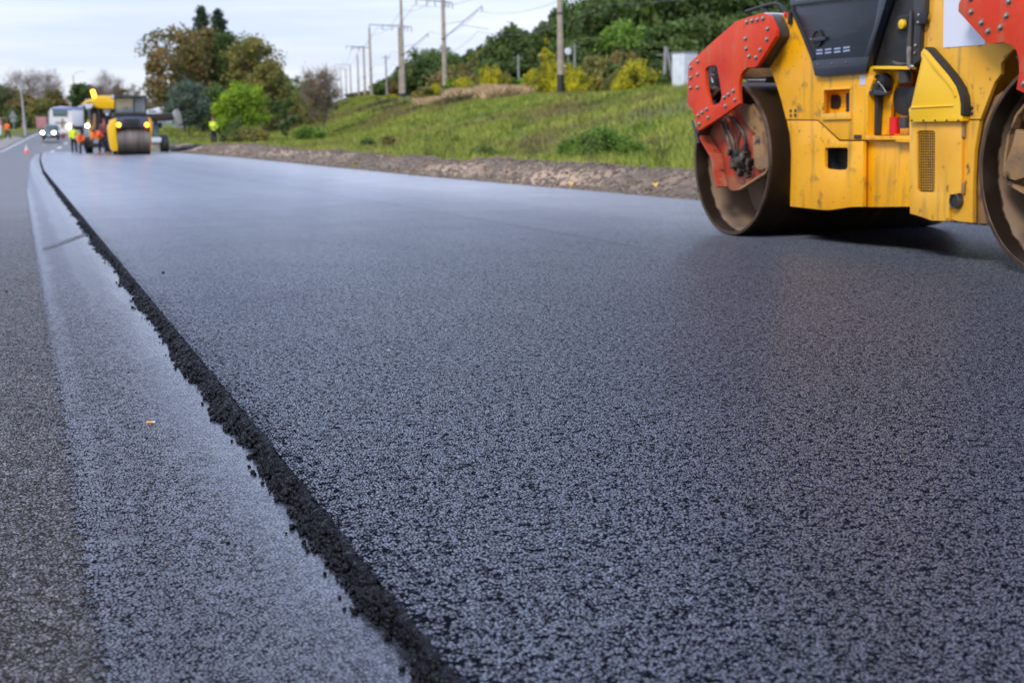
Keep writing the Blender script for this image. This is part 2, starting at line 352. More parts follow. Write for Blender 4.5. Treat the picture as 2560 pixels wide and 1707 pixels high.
i = np.arange(len(ye)-1)[:, None]*nx+np.arange(nx-1)[None, :]; Fa = np.stack([i, i+1, i+nx+1, i+nx], -1).reshape(-1, 4)
tag(link('slab_edge', fast('slab_edge', np.stack([X, Y, Z], -1).reshape(-1, 3), Fa, True), M['crumb_bed']), kind='structure')
# ... and the loose coated stones on it
def lumps(name, C, S, m, kind, seed=0, smooth=True):
    r_ = np.random.default_rng(seed); bm = bmesh.new(); bmesh.ops.create_icosphere(bm, subdivisions=1, radius=1)
    v0 = np.array([v.co for v in bm.verts]); f0 = np.array([[v.index for v in f.verts] for f in bm.faces]); bm.free()
    n = len(C); A = r_.normal(size=(n, 3, 3)); Q, _ = np.linalg.qr(A)
    V = v0[None]*(1+r_.uniform(-.28, .28, (n, len(v0), 1)))*r_.uniform(.65, 1.2, (n, 1, 3))
    V = np.einsum('nij,nvj->nvi', Q, V)*np.asarray(S)[:, None, None]+np.asarray(C)[:, None, :]
    Fa = (f0[None]+(np.arange(n)*len(v0))[:, None, None]).reshape(-1, 3)
    return tag(link(name, fast(name, V.reshape(-1, 3), Fa, smooth), m), kind=kind)
n = 62000; yy = 1.5*np.exp(rng.uniform(0, math.log(34/1.5), n)); iy = np.clip(np.searchsorted(ye, yy), 0, len(ye)-1); ix = (rng.beta(1.0, 1.15, n)*(nx-1)).astype(int)
S_ = (.0026+rng.gamma(2.2, .0013, n))*np.where(ix > nx*.8, .45, 1)
cr_x = X[iy, ix]+rng.normal(0, .002, n); cr_z = np.where(ix > nx*.85, np.minimum(Z[iy, ix], -.001), np.minimum(Z[iy, ix]+S_*.25, .0015-S_*.8))
k = rng.random(n) < .03; cr_x = np.where(k, X[iy, 0]-rng.gamma(1.2, .007, n), cr_x); cr_z = np.where(k, -.044+S_*.3, cr_z)
lumps('asphalt_crumbs', np.stack([cr_x, yy, cr_z], -1), S_, M['crumb'], 'stuff', 3, False)
def tack_l(y): return .02*math.sin(y*1.3)*math.sin(y*.41)+.010*math.sin(y*5.1+1)+float(np.interp(y, [-4, 2.2, 5, 8, 12.5, 27, 62, 92], [.0, .0, .02, .01, .0, .10, .43, .98]))
sheet('tack_coat', tack_l, lambda y: float(slab_toe(y))+.05, np.concatenate([np.linspace(-4, 12.0, 60), np.linspace(12.35, 92, 120)]), lambda x, y: -.0455, M['tack'], 8)
jt = [(.13, 11.75), (.22, 12.05), (.34, 12.5), (.47, 13.0), (.56, 13.35)]
V = [(x, y+d*(.55+.9*random.random()), -.0425) for x, y in jt for d in (-.16, .22)]; i = np.arange(len(jt)-1)*2
tag(link('road_joint', fast('road_joint', V, np.stack([i, i+2, i+3, i+1], -1)), M['old']), kind='structure')
# the film thins out to nothing on its left side
t = M['tack'].node_tree; al = t.nodes.new('ShaderNodeMath'); al.operation = 'GREATER_THAN'
nf = t.nodes.new('ShaderNodeTexNoise'); nf.inputs['Scale'].default_value = 60; nf.inputs['Detail'].default_value = 4; gg = t.nodes.new('ShaderNodeNewGeometry'); t.links.new(gg.outputs['Position'], nf.inputs[0])
s4 = t.nodes.new('ShaderNodeSeparateXYZ'); t.links.new(gg.outputs['Position'], s4.inputs[0]); m4 = t.nodes.new('ShaderNodeMath'); m4.operation = 'MULTIPLY_ADD'; t.links.new(nf.outputs[0], m4.inputs[0]); m4.inputs[1].default_value = .16; t.links.new(s4.outputs['X'], m4.inputs[2])
t.links.new(m4.outputs[0], al.inputs[0]); al.inputs[1].default_value = .150
tp_ = t.nodes.new('ShaderNodeBsdfTransparent'); mq = t.nodes.new('ShaderNodeMixShader'); t.links.new(al.outputs[0], mq.inputs[0]); t.links.new(tp_.outputs[0], mq.inputs[1]); t.links.new(t.nodes['Principled BSDF'].outputs[0], mq.inputs[2]); t.links.new(mq.outputs[0], t.nodes['Material Output'].inputs[0])
# worn road paint
M['paint'] = mat('road_paint', (.62, .62, .62), .6, noise=9, c2=(.35, .34, .33), lo=.45, hi=.7)
for y0 in (90, 99.5, 109, 119, 129, 139, 149, 160):
    ym = lambda y: float(np.interp(y, [86, 100, 126, 150, 180], [1.5, 2.1, 4.2, 6.4, 9.5]))
    ys2 = np.linspace(y0, y0+4.5, 6)
    tag(sheet('road_marking', lambda y: ym(y)-.13, lambda y: ym(y)+.13, ys2, lambda x, y: float(g(y))-.044, M['paint']), kind='structure')
tag(sheet('road_marking', lambda y: float(xs_left(y))+.35, lambda y: float(xs_left(y))+.5, np.linspace(60, 230, 80), lambda x, y: float(g(y))-.044, M['paint']), kind='structure')

# terrain sheet
def spread(a_, b_, n_, p_=1.): t_ = np.linspace(0, 1, n_); return a_+(b_-a_)*t_**p_
gx = np.concatenate([-spread(20, 900, 40, 2.2)[::-1], np.linspace(-19, 5, 50), np.linspace(5.2, 62, 200), spread(63, 1100, 60, 2.)])
gy = np.concatenate([np.linspace(-20, 60, 150), np.linspace(60.5, 240, 230), spread(242, 2600, 60, 2.)])
GX, GY = np.meshgrid(gx, gy); GZ = terrain(GX, GY)
GZ = np.where(GY > 420, np.minimum(GZ, 12+0*GZ), GZ)
i = np.arange(len(gy)-1)[:, None]*len(gx)+np.arange(len(gx)-1)[None, :]; Fa = np.stack([i, i+1, i+len(gx)+1, i+len(gx)], -1).reshape(-1, 4)
M['grass_ground'] = mat('grassy_ground', (.050, .085, .014), .9, noise=.35, c2=(.12, .15, .028), lo=.38, hi=.62, bump=.6, bscale=6, detail=8,
    extra=[(.16, .50, .66, (.10, .085, .030), (1, .5, 1)), (2.2, .50, .72, (.115, .135, .030), None), (7, .55, .75, (.022, .040, .010), None)])
tag(link('ground', fast('ground', np.stack([GX, GY, GZ], -1).reshape(-1, 3), Fa, True), M['grass_ground']), kind='structure')

# gravel and earth shoulder right of the slab
M['gravel'] = mat('gravel_earth', (.110, .078, .050), .9, noise=3.2, c2=(.25, .175, .11), lo=.40, hi=.64, bump=1., bscale=30, detail=8,
    extra=[(22, .56, .70, (.05, .042, .034), None), (.55, .52, .66, (.44, .30, .19), (1, .4, 1))])
yg = np.concatenate([np.arange(2, 40, .12), np.arange(40, 98, .3)]); nxg = 34; tg = np.linspace(0, 1, nxg)
width = np.interp(yg, [2, 15, 22, 30, 40, 60, 80, 98], [2.8, 2.1, 2.3, 2.9, 3.6, 4.4, 4.4, 4.0])+(vnoise(yg, yg*0, 3, 21)-.5)*1.3
r0 = np.array([slab_r(y) if y < 84 else float(xs_right(y)) for y in yg])
XG = r0[:, None]-.03+width[:, None]*tg[None, :]; YG = np.repeat(yg[:, None], nxg, 1)
hump = np.exp(-((tg-.55)/.26)**2)[None, :]*(.16+.22*vnoise(YG, XG*.6, 2.6, 22)+.25*sst((YG-40)/25)*vnoise(YG, XG, 5, 26))
ZG = -.045+hump+(vnoise(XG, YG, .5, 23)-.5)*.06*np.minimum(1, tg*6)[None, :]+(vnoise(XG, YG, .10, 24)-.5)*.045*np.minimum(1, tg*6)[None, :]
ZG = np.maximum(ZG, np.where(tg[None, :] > .8, terrain(XG, YG)+.01, -1)); ZG[:, -1] = terrain(XG[:, -1], YG[:, -1])-.08
i = np.arange(len(yg)-1)[:, None]*nxg+np.arange(nxg-1)[None, :]; Fa = np.stack([i, i+1, i+nxg+1, i+nxg], -1).reshape(-1, 4)
tag(link('gravel_shoulder', fast('gravel_shoulder', np.stack([XG, YG, ZG], -1).reshape(-1, 3), Fa, True), M['gravel']), kind='structure')
M['pebble'] = mat('pebbles', (.18, .135, .095), .85, noise=5, c2=(.12, .088, .062), lo=.4, hi=.6)
n = 16000; yq = 8*np.exp(rng.uniform(0, math.log(80/8), n)); iq = np.clip(np.searchsorted(yg, yq), 0, len(yg)-1); tq = rng.random(n)**1.1
jq = np.clip((tq*(nxg-1)).astype(int), 0, nxg-1)
lumps('shoulder_gravel', np.stack([r0[iq]-.02+width[iq]*tq, yq, ZG[iq, jq]+.005], -1), rng.gamma(2, .009, n)+.006+.0003*yq, M['pebble'], 'stuff', 5, False)
# far bank on the left edge of the old road
sheet('verge_path', lambda y: float(xs_left(y))-1.6, lambda y: float(xs_left(y))+.02, np.linspace(40, 140, 70), lambda x, y: float(g(y))-.03+.0*x if x > float(xs_left(y))-.1 else T(x, y)+.03, mat('verge_dirt', (.30, .26, .22), .9, noise=1.5, c2=(.20, .18, .15)), 4)

# grass blades over the slope and verges
def blades(name, n, xf, yr, hgt, m, seed, zoff=0., lean=.5, wid=.02, kind='stuff'):
    r_ = np.random.default_rng(seed); y = yr[0]+(yr[1]-yr[0])*r_.random(n)**1.5
    x, ok = xf(y, r_.random(n)); x, y = x[ok], y[ok]; n = len(x); z = terrain(x, y)+zoff
    den = vnoise(x, y, 1.6, seed)*.7+vnoise(x, y, 5, seed+1)*.5; hh = hgt*(.4+.9*den)*r_.uniform(.6, 1.3, n); a_ = r_.uniform(0, 6.283, n)
    ww = wid*(.6+y/45); dx, dy = np.cos(a_)*ww, np.sin(a_)*ww; lx, ly = r_.normal(0, lean, n)*hh, r_.normal(0, lean, n)*hh
    V = np.stack([np.stack([x-dx, y-dy, z-.03], -1), np.stack([x+dx, y+dy, z-.03], -1), np.stack([x+lx, y+ly, z+hh], -1)], 1).reshape(-1, 3)
    o = link(name, fast(name, V, np.arange(3*n).reshape(-1, 3)), m); return tag(o, kind=kind)
M['blade'] = mat('grass_blades', (.14, .205, .022), .8, noise=.7, c2=(.32, .33, .065), lo=.36, hi=.62, spec=.15,
    extra=[(.22, .52, .66, (.20, .16, .06), (1, .5, 1)), (4, .56, .72, (.24, .25, .07), None), (.5, .60, .72, (.05, .095, .015), (1, .6, 1))])
M['dry'] = mat('dry_grass', (.62, .44, .25), .85, noise=1.2, c2=(.40, .29, .16), spec=.2)
M['weed'] = mat('brown_weeds', (.11, .085, .045), .85, noise=1.2, c2=(.07, .075, .03), spec=.2)
def fx(y, u): x = xtoe(y)-1.6+(xcrest(y)-xtoe(y)+2.)*u; return x, x > xs_right(y)+2.2
tag(blades('grass', 130000, fx, (13, 150), .27, M['blade'], 31), 'meadow grass on the embankment beside the new road', 'grass')
def fx2(y, u): x = xs_right(y)+2.3+(xtoe(y)-xs_right(y)+1)*u; return x, x > 0
tag(blades('grass', 26000, fx2, (14, 160), .18, M['blade'], 33, .03), 'pale grass along the foot of the embankment', 'grass')
def fx3(y, u): x = xs_left(y)-1.3-14*u; return x, x < 50
tag(blades('grass', 20000, fx3, (60, 190), .16, M['blade'], 35), 'mown grass on the verge before the pink fence', 'grass')

# ------------------------------------------------------------------ paints and metals
M['yellow'] = mat('yellow_paint', (.95, .435, .003), .45, noise=2.2, c2=(.88, .385, .003), lo=.42, hi=.62, coat=.15,
    extra=[(2.0, .54, .78, (.45, .22, .02), (4, 6, .7)), (7, .60, .74, (.22, .12, .03), None), (40, .66, .74, (.05, .035, .02), None)], bump=.05, bscale=9)
M['yellow_clean'] = mat('bright_yellow_plastic', (.92, .53, .002), .36, noise=1.5, c2=(.88, .49, .002), coat=.15)
M['yellow_pale'] = mat('faded_yellow_paint', (.90, .465, .040), .48, noise=2.4, c2=(.82, .39, .02), lo=.40, hi=.64, coat=.1,
    extra=[(3, .56, .80, (.38, .21, .05), (5, 5, .8)), (14, .63, .75, (.07, .045, .025), None)], bump=.04, bscale=8)
M['red'] = mat('red_paint', (.66, .036, .008), .50, noise=3.0, c2=(.70, .062, .014), lo=.40, hi=.62, coat=.0, spec=.3,
    extra=[(3, .57, .80, (.42, .16, .08), (4, 4, 1)), (22, .66, .76, (.20, .025, .012), None)], bump=.04, bscale=12)
M['red_dirty'] = mat('dirty_red_paint', (.48, .055, .022), .6, noise=5, c2=(.40, .17, .085), lo=.46, hi=.66, extra=[(11, .60, .74, (.05, .032, .022), None)])
M['tan_dirty'] = mat('muddy_tan_metal', (.34, .19, .075), .7, noise=5, c2=(.22, .13, .065), lo=.40, hi=.62, extra=[(9, .56, .70, (.035, .024, .018), None)], bump=.3, bscale=30)
M['black_body'] = mat('navy_black_panel', (.010, .014, .024), .36, noise=3, c2=(.016, .020, .032), coat=.2, extra=[(3, .62, .82, (.05, .055, .065), (1, 1, 14))])
M['black'] = mat('black_rubber', (.012, .012, .013), .55, noise=8, c2=(.03, .026, .022))
M['grey_black'] = mat('dark_grey_steel', (.035, .034, .036), .45, noise=5, c2=(.075, .062, .048), lo=.5, hi=.7)
M['bolt'] = mat('bolt_steel', (.36, .33, .30), .42, metal=.7, noise=14, c2=(.20, .15, .11), lo=.45, hi=.65)
M['steel'] = mat('wet_drum_steel', (.105, .062, .030), .33, metal=.55, noise=2.2, c2=(.055, .034, .019), lo=.38, hi=.62, stretch=(1, .25, .25), extra=[(1.2, .55, .70, (.20, .12, .05), (5, .3, .3))])
M['rim'] = mat('worn_drum_rim', (.13, .075, .045), .36, metal=.5, noise=9, c2=(.06, .035, .02))
M['hose'] = mat('hydraulic_hose', (.045, .036, .030), .55, noise=9, c2=(.16, .12, .08), lo=.48, hi=.66)
M['grime'] = mat('oily_grime', (.014, .011, .009), .4, noise=11, c2=(.10, .065, .038), lo=.5, hi=.68, bump=.6, bscale=30)
M['white'] = mat('white_sticker', (.70, .71, .76), .6)
M['white_paint'] = mat('white_paint', (.66, .68, .70), .4, noise=2, c2=(.50, .52, .54), lo=.45, hi=.7)
M['slot'] = mat('slot_reflection_tone', (.30, .36, .50), .4)  # pale reflection in the vent slots, put into the base colour
M['redcan'] = mat('red_canister', (.72, .012, .008), .3)
M['ybutton'] = mat('yellow_button', (.85, .50, .01), .35)
M['glass'] = mat('tinted_glass', (.10, .15, .14), .06, spec=.8)
M['glass_clear'] = mat('clear_glass', (.75, .80, .80), .02, trans=1.)
M['alu'] = mat('pale_bar', (.62, .63, .68), .35, metal=.2)
# drum inside: dark wet band by the rim, dried pale mud deeper in, with a ragged edge
def mud():
    m = bpy.data.materials.new('drum_inside_mud'); m.use_nodes = True; t = m.node_tree; b = t.nodes['Principled BSDF']; L = t.links.new
    tcn = t.nodes.new('ShaderNodeTexCoord'); sp = t.nodes.new('ShaderNodeSeparateXYZ'); L(tcn.outputs['Object'], sp.inputs[0])
    n = t.nodes.new('ShaderNodeTexNoise'); n.inputs['Scale'].default_value = 7; n.inputs['Detail'].default_value = 6; L(tcn.outputs['Object'], n.inputs[0])
    ma = t.nodes.new('ShaderNodeMath'); ma.operation = 'MULTIPLY_ADD'; L(n.outputs[0], ma.inputs[0]); ma.inputs[1].default_value = .10; L(sp.outputs['X'], ma.inputs[2])
    r = t.nodes.new('ShaderNodeValToRGB'); L(ma.outputs[0], r.inputs[0]); c = r.color_ramp
    c.elements[0].position = .155; c.elements[0].color = (.020, .011, .006, 1); c.elements[1].position = .17; c.elements[1].color = (.30, .20, .125, 1)
    e = c.elements.new(.35); e.color = (.22, .145, .09, 1)
    n2 = t.nodes.new('ShaderNodeTexNoise'); n2.inputs['Scale'].default_value = 3; n2.inputs['Detail'].default_value = 6; L(tcn.outputs['Object'], n2.inputs[0])
    mx = t.nodes.new('ShaderNodeMix'); mx.data_type = 'RGBA'; mr = t.nodes.new('ShaderNodeMapRange'); mr.inputs[1].default_value = .5; mr.inputs[2].default_value = .72; L(n2.outputs[0], mr.inputs[0])
    L(mr.outputs[0], mx.inputs[0]); L(r.outputs[0], mx.inputs[6]); mx.inputs[7].default_value = (.05, .036, .026, 1); L(mx.outputs[2], b.inputs['Base Color'])
    rr = t.nodes.new('ShaderNodeMapRange'); L(ma.outputs[0], rr.inputs[0]); rr.inputs[1].default_value = .15; rr.inputs[2].default_value = .17; rr.inputs[3].default_value = .42; rr.inputs[4].default_value = .85; L(rr.outputs[0], b.inputs['Roughness'])
    return m
M['mud'] = mud()

# ------------------------------------------------------------------ the near tandem roller
Xd = 5.325; YC = 7.605; DW = 1.9; RD = .606
RO = (Xd, YC, 0.)
roller = root('tandem_roller', RO, 'big near yellow road roller with red drum forks, cut off by the right edge', 'road roller')
def outl(pts, x): return [onx(px, py, x) for px, py in pts]
def off(o): return o
def px_prism(name, pts, x, thick, m, parent=roller, bev=.004, holes=(), mirror=None, smooth=35):
    # traced on the plane the part's face stands in, then given its own thickness away from the road
    return B().prism(outl(pts, x), (thick, 0, 0), [outl(h, x) for h in holes], bev).build(name, m, parent, RO, smooth, mirror)

BO = z5([(877, 293), (946, 275), (1017, 262), (1088, 247), (1150, 383), (1140, 520), (1053, 655), (998, 755), (908, 742), (870, 640), (858, 508),
    (236, 808), (144, 890), (234, 975), (142, 1020), (232, 1148), (140, 1152), (703, 1190), (640, 1237), (583, 1278), (722, 1308), (598, 1390),
    (355, 1430), (298, 1472), (243, 1513), (372, 1538)])+z6([(208, 255)])
PL = z5([(1090, 178), (1160, 205), (1205, 295), (1250, 400), (1250, 480), (1130, 670), (1010, 860), (985, 878), (955, 885), (880, 888), (830, 925), (790, 985), (770, 1070), (762, 1200), (775, 1355)])+\
     z6([(440, 175), (205, 325), (190, 318), (150, 160)])+z5([(150, 1420), (110, 1385), (92, 1310), (108, 860), (125, 825), (400, 570), (720, 290), (760, 270), (1040, 183)])
PH = z5([(345, 885), (400, 862), (465, 857), (482, 880), (515, 1060), (543, 1240), (535, 1300), (515, 1345), (405, 1393), (385, 1350), (345, 1180), (328, 1060), (325, 920)])
xp = Xd-.065
bolt_me = None
def fork(mir):
    p = px_prism('fork_plate', PL, xp, .032, M['red'], roller, .003, [PH], mir)
    global bolt_me
    for bx_, by_ in BO:
        q = onx(bx_, by_, xp)
        if mir is not None: q[1] = 2*mir-q[1]
        if bolt_me is None:
            bb = B().lathe([(.0001, -.016), (.010, -.016), (.0135, -.012), (.0145, -.006), (.0145, -.002), (.021, -.002), (.022, .002)], (0, 0, 0), 'X', 12)
            o = bb.build('bolt', M['bolt'], p, None, 40); bolt_me = o.data
        else: o = link('bolt', bolt_me, None, p)
        o.location = Vector(q)-Vector(RO)
    # black pivot block behind the head of the plate, and its flat top
    HD = z5([(1060, 184), (1160, 205), (1205, 295), (1250, 400), (1250, 480), (1130, 670), (1010, 860), (960, 884), (800, 870), (700, 700), (760, 300), (1000, 195)])
    px_prism('pivot_block', [(a_-.6, b_+.4) for a_, b_ in HD], xp+.0325, .185, M['grey_black'], roller, .02, (), mir)
    # lower leg reaching into the drum: a red trough with raised edges
    LG = z6([(262, 300), (440, 580), (458, 650), (480, 800), (505, 915), (525, 948), (560, 962), (625, 955), (690, 925), (830, 845), (960, 755), (980, 720), (978, 560), (965, 380), (925, 235), (820, 60), (640, 40), (440, 150)])
    xl_ = Xd+.13
    px_prism('fork_leg', LG, xl_, .03, M['red_dirty'], roller, .004, (), mir)
    L3 = outl(z6([(262, 290), (440, 580), (458, 650), (480, 800), (505, 915)]), xl_-.02); b_ = B()
    for p0, p1 in zip(L3, L3[1:]):
        dy, dz = (p1-p0)[1], (p1-p0)[2]; l = math.hypot(dy, dz); ny, nz_ = -dz/l*.02, dy/l*.02
        b_.prism([p0, p1, p1+np.array([0, ny, nz_]), p0+np.array([0, ny, nz_])], (-.10, 0, 0))
    b_.build('leg_flange', M['red_dirty'], roller, RO, 35, mir)
    R3 = outl(z6([(690, 925), (960, 755), (980, 715), (978, 560), (965, 380), (925, 235), (820, 60)]), xl_-.02); b_ = B()
    for p0, p1 in zip(R3, R3[1:]):
        dy, dz = (p1-p0)[1], (p1-p0)[2]; l = math.hypot(dy, dz); ny, nz_ = dz/l*.018, -dy/l*.018
        b_.prism([p0, p1, p1-np.array([0, ny, nz_]), p0-np.array([0, ny, nz_])], (-.05, 0, 0))
    b_.build('leg_flange', M['tan_dirty'], roller, RO, 35, mir)
    px_prism('drive_guard', z6([(765, 385), (860, 340), (880, 480), (935, 720), (850, 745), (790, 715), (775, 560)]), xl_-.075, .05, M['tan_dirty'], roller, .006, (), mir)
    px_prism('motor_mount', z6([(640, 60), (830, 60), (905, 220), (870, 420), (760, 330), (650, 170)]), xl_-.035, .03, M['tan_dirty'], roller, .004, (), mir)
    mc = onx(*z6([(660, 640)])[0], xl_-.03); b_ = B()
    b_.lathe([(.0001, -.07), (.035, -.07), (.045, -.06), (.06, -.055), (.075, -.04), (.085, -.01), (.095, .03)], mc, 'X', 14)
    r_ = random.Random(4)
    for q in [(560, 590), (620, 560), (690, 560), (570, 690), (640, 770), (720, 800), (560, 650), (740, 660), (680, 610), (600, 740), (735, 730), (700, 500), (540, 560), (620, 660)]:
        c = onx(*z6([q])[0], xl_-.055-r_.random()*.04); sz = [r_.uniform(.02, .06) for _ in range(3)]
        b_.box(c, sz, Matrix.Rotation(r_.uniform(-.6, .6), 4, 'X'), .004)
    b_.build('drum_motor', M['grime'], roller, RO, 35, mir)
    for pts, rr_, mm in [([(470, 170), (500, 300), (560, 440), (580, 560)], .014, 'hose'), ([(500, 160), (610, 260), (670, 350), (700, 470), (680, 590)], .013, 'hose'), ([(560, 180), (640, 300), (620, 440), (610, 560)], .010, 'hose'), ([(430, 200), (480, 330), (520, 470), (560, 620)], .012, 'hose')]:
        pp = [onx(*z6([q])[0], xl_-.05-.02*math.sin(i_)) for i_, q in enumerate(pts)]
        # smooth the run
        fine = []
        for i_ in range(len(pp)-1):
            p0, p1, p2, p3 = pp[max(i_-1, 0)], pp[i_], pp[i_+1], pp[min(i_+2, len(pp)-1)]
            for u in np.linspace(0, 1, 6, endpoint=False): fine.append(.5*((2*p1)+(-p0+p2)*u+(2*p0-5*p1+4*p2-p3)*u*u+(-p0+3*p1-3*p2+p3)*u**3))
        fine.append(pp[-1]); B().tube(fine, rr_, 8).build('hose', M[mm], roller, RO, 60, mir)
    # what shows through the slot of the plate: a cylinder rod and a bracket behind it
    b_ = B(); c0 = onx(*z5([(400, 1190)])[0], xp+.09); c1 = onx(*z5([(455, 1400)])[0], xp+.09); b_.cone(c0, c1, .022, .022, 12)
    c0 = onx(*z5([(470, 1150)])[0], xp+.07); c1 = onx(*z5([(350, 1180)])[0], xp+.07); b_.cone(c0, c1, .016, .016, 8)
    b_.build('ram', M['hose'], roller, RO, 40, mir)
    px_prism('slot_backing', z5([(300, 840), (560, 840), (600, 1250), (560, 1420), (380, 1440), (300, 1200)]), xp+.13, .02, M['grime'], roller, .002, (), mir)
    b_ = B()
    for p0, p1 in [((395, 980), (432, 1085)), ((400, 975), (445, 985))]:
        b_.cone(onx(*z5([p0])[0], xp+.08), onx(*z5([p1])[0], xp+.08), .006, .006, 6)
    b_.build('split_pin', M['white'], roller, RO, None, mir)
fork(None); fork(YC)

def drum(yc):
    c = (0, 0, 0)
    b_ = B().lathe([(RD, .012), (RD, DW-.012), (RD-.012, DW), (RD-.030, DW), (RD-.030, .45)], c, 'X', 96)
    d = b_.build('drum', M['steel'], roller, None, 30); d.location = (0, yc-YC, RD)
    i_ = B().lathe([(RD-.030, .0), (RD-.030, .455), (.42, .46), (.40, .42), (.16, .42), (.155, .30), (.0001, .30)], c, 'X', 96).build('drum_well', M['mud'], d, None, 30)
    B().lathe([(RD-.030, .0001), (RD-.026, -.003), (RD-.006, -.003), (RD, .012)], c, 'X', 96).build('drum_rim', M['rim'], d, None, 30)
    B().lathe([(RD-.030, DW-.3), (.0001, DW-.3)], c, 'X', 48).build('drum_end', M['mud'], d)
    return d
drum(YC+1.775); drum(YC-1.775)
for mir in (None, YC):                              # crossbeam, spray bar and scraper over each drum, fork arm on the far side
    y1 = 9.38
    B().box((Xd+1.0, y1+.30, 1.33), (1.75, .20, .16), None, .02).box((Xd+1.0, y1-.25, 1.37), (1.75, .5, .10), None, .02).build('crossbeam', M['tan_dirty'], roller, RO, 35, mir)
    b_ = B().prism([(0, y1-.45, 1.62), (0, y1+.72, 1.26), (0, y1+.75, 1.02), (0, y1+.45, .84), (0, y1-.02, .36), (0, y1-.16, .40), (0, y1-.12, 1.1), (0, y1-.6, 1.3), (0, y1-.66, 1.5)], (.05, 0, 0), (), .004)
    bmesh.ops.translate(b_.bm, verts=b_.bm.verts, vec=(Xd+DW+.02, 0, 0)); b_.build('fork_plate', M['red'], roller, RO, 35, mir)
    sb = onx(1868, 203, Xd+.22); B().cone(sb, (Xd+DW-.1, sb[1], sb[2]), .014, .014, 12).build('spray_bar', M['alu'], roller, RO, 50, mir)
    B().box((Xd+.95, y1-.40, 1.215), (DW-.15, .012, .05), Matrix.Rotation(.7, 4, 'X')).build('scraper', M['grey_black'], roller, RO, None, mir)
    B().box((Xd+.95, y1+.63, .95), (DW-.05, .014, .20), Matrix.Rotation(-.12, 4, 'X'), .003).build('scraper', M['tan_dirty'], roller, RO, None, mir)
B().cone(onx(1731, 302, Xd-.03), onx(1746, 359, Xd-.03), .010, .014, 8).build('scraper_arm', M['grey_black'], roller, RO, 40)

# chassis
xc_ = Xd+.09; cd = 1.62
CH = z5([(1345, 185), (1400, 205), (1455, 390), (1460, 470), (1290, 790), (1165, 850), (1240, 1060), (1320, 1310), (1385, 1568)])
CH1 = CH+z6([(1125, 212)])+z8([])+[(2161, 301)]
c_top = z5([(1345, 185), (1480, 190), (1600, 260)])
# upper front panel, around the round hole box
UP = z5([(1330, 190), (1500, 150), (1700, 160)])+[(2085, 120), (2150, 150), (2179, 172)]+z7([(562, 910), (505, 1090), (500, 1300), (487, 1480)])+[(2164, 350), (2111, 350), (2098, 350)]+z6([(1460, 212), (1128, 208)])+z5([(1385, 1568), (1320, 1310), (1240, 1060), (1160, 850), (1240, 700)])
BXH = z5([(1875, 1165), (2215, 1150), (2212, 1465), (1865, 1490)])
px_prism('front_panel', UP, xc_, .03, M['yellow'], roller, .004, [BXH])
LP_ = z6([(1128, 218), (1455, 220)])+[(2097, 353.5), (2158, 353.5), (2157, 517)]+z8([(230, 920), (50, 946)])+z6([(1500, 1165), (1165, 1128), (1175, 560), (1160, 360)])
SQ = z6([(1545, 507), (1760, 507), (1778, 525), (1772, 715), (1755, 738), (1680, 745), (1545, 730), (1528, 712), (1530, 525)])
px_prism('lower_panel', LP_, xc_-.002, .03, M['yellow'], roller, .004, [SQ])
px_prism('chassis', [(1978, 345), (2000, 250), (1990, 180), (2100, 150), (2280, 300), (2280, 515), (2150, 515), (2075, 520), (1980, 510)], xc_+.16, cd-.16, M['yellow'], roller, .01)
px_prism('pivot_arm', z5([(1330, 186), (1395, 205), (1450, 380), (1600, 600), (1700, 1100), (1500, 1500), (1390, 1560), (1245, 1060), (1165, 850), (1240, 700), (1290, 380)]), xc_+.035, .24, M['yellow'], roller, .006)
# the walls of the square opening and of the fork-lift pocket
def pocket(name, L_, x, depth, m, cm=None, bottom=True):
    O_ = outl(L_, x); b_ = B(); n_ = len(O_)
    for i_ in range(n_):
        a_, c_ = O_[i_], O_[(i_+1) % n_]; vs = [b_.bm.verts.new(q) for q in (a_, c_, c_+np.array([depth, 0, 0]), a_+np.array([depth, 0, 0]))]; b_.bm.faces.new(vs)
    if bottom: b_.bm.faces.new([b_.bm.verts.new(q+np.array([depth, 0, 0])) for q in O_])
    return b_.build(name, m, roller, RO)
pocket('square_opening', SQ, xc_+.028, .12, M['grey_black'])
pocket('lifting_recess', BXH, xc_+.028, .07, M['yellow'])
hole = z5([(1960, 1265), (1990, 1240), (2060, 1240), (2090, 1265), (2100, 1330), (2090, 1400), (2060, 1428), (1985, 1425), (1955, 1395), (1945, 1330)])
px_prism('recess_hole', hole, xc_+.092, .004, M['black'])
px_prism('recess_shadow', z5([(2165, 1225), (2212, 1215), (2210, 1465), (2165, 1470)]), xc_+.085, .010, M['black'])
px_prism('recess_frame', z5([(1855, 1158), (2225, 1140), (2222, 1165), (1875, 1182), (1870, 1480), (1850, 1482)]), xc_-.008, .010, M['yellow_pale'], roller, .002)
px_prism('step_ledge', z6([(1490, 150), (1785, 130), (1790, 205), (1500, 212)]), xc_-.02, .022, M['yellow_pale'], roller, .003)
for q in z5([(1450, 1450), (1510, 1448), (1450, 1512), (1510, 1508)])+z7([(1632, 1252), (1708, 1248), (1632, 1316), (1708, 1310)]): B().lathe([(.0001, -.009), (.009, -.008), (.013, -.001), (.013, .002)], onx(*q, xc_), 'X', 10).build('panel_bolt', M['grey_black'], roller, RO, 40)
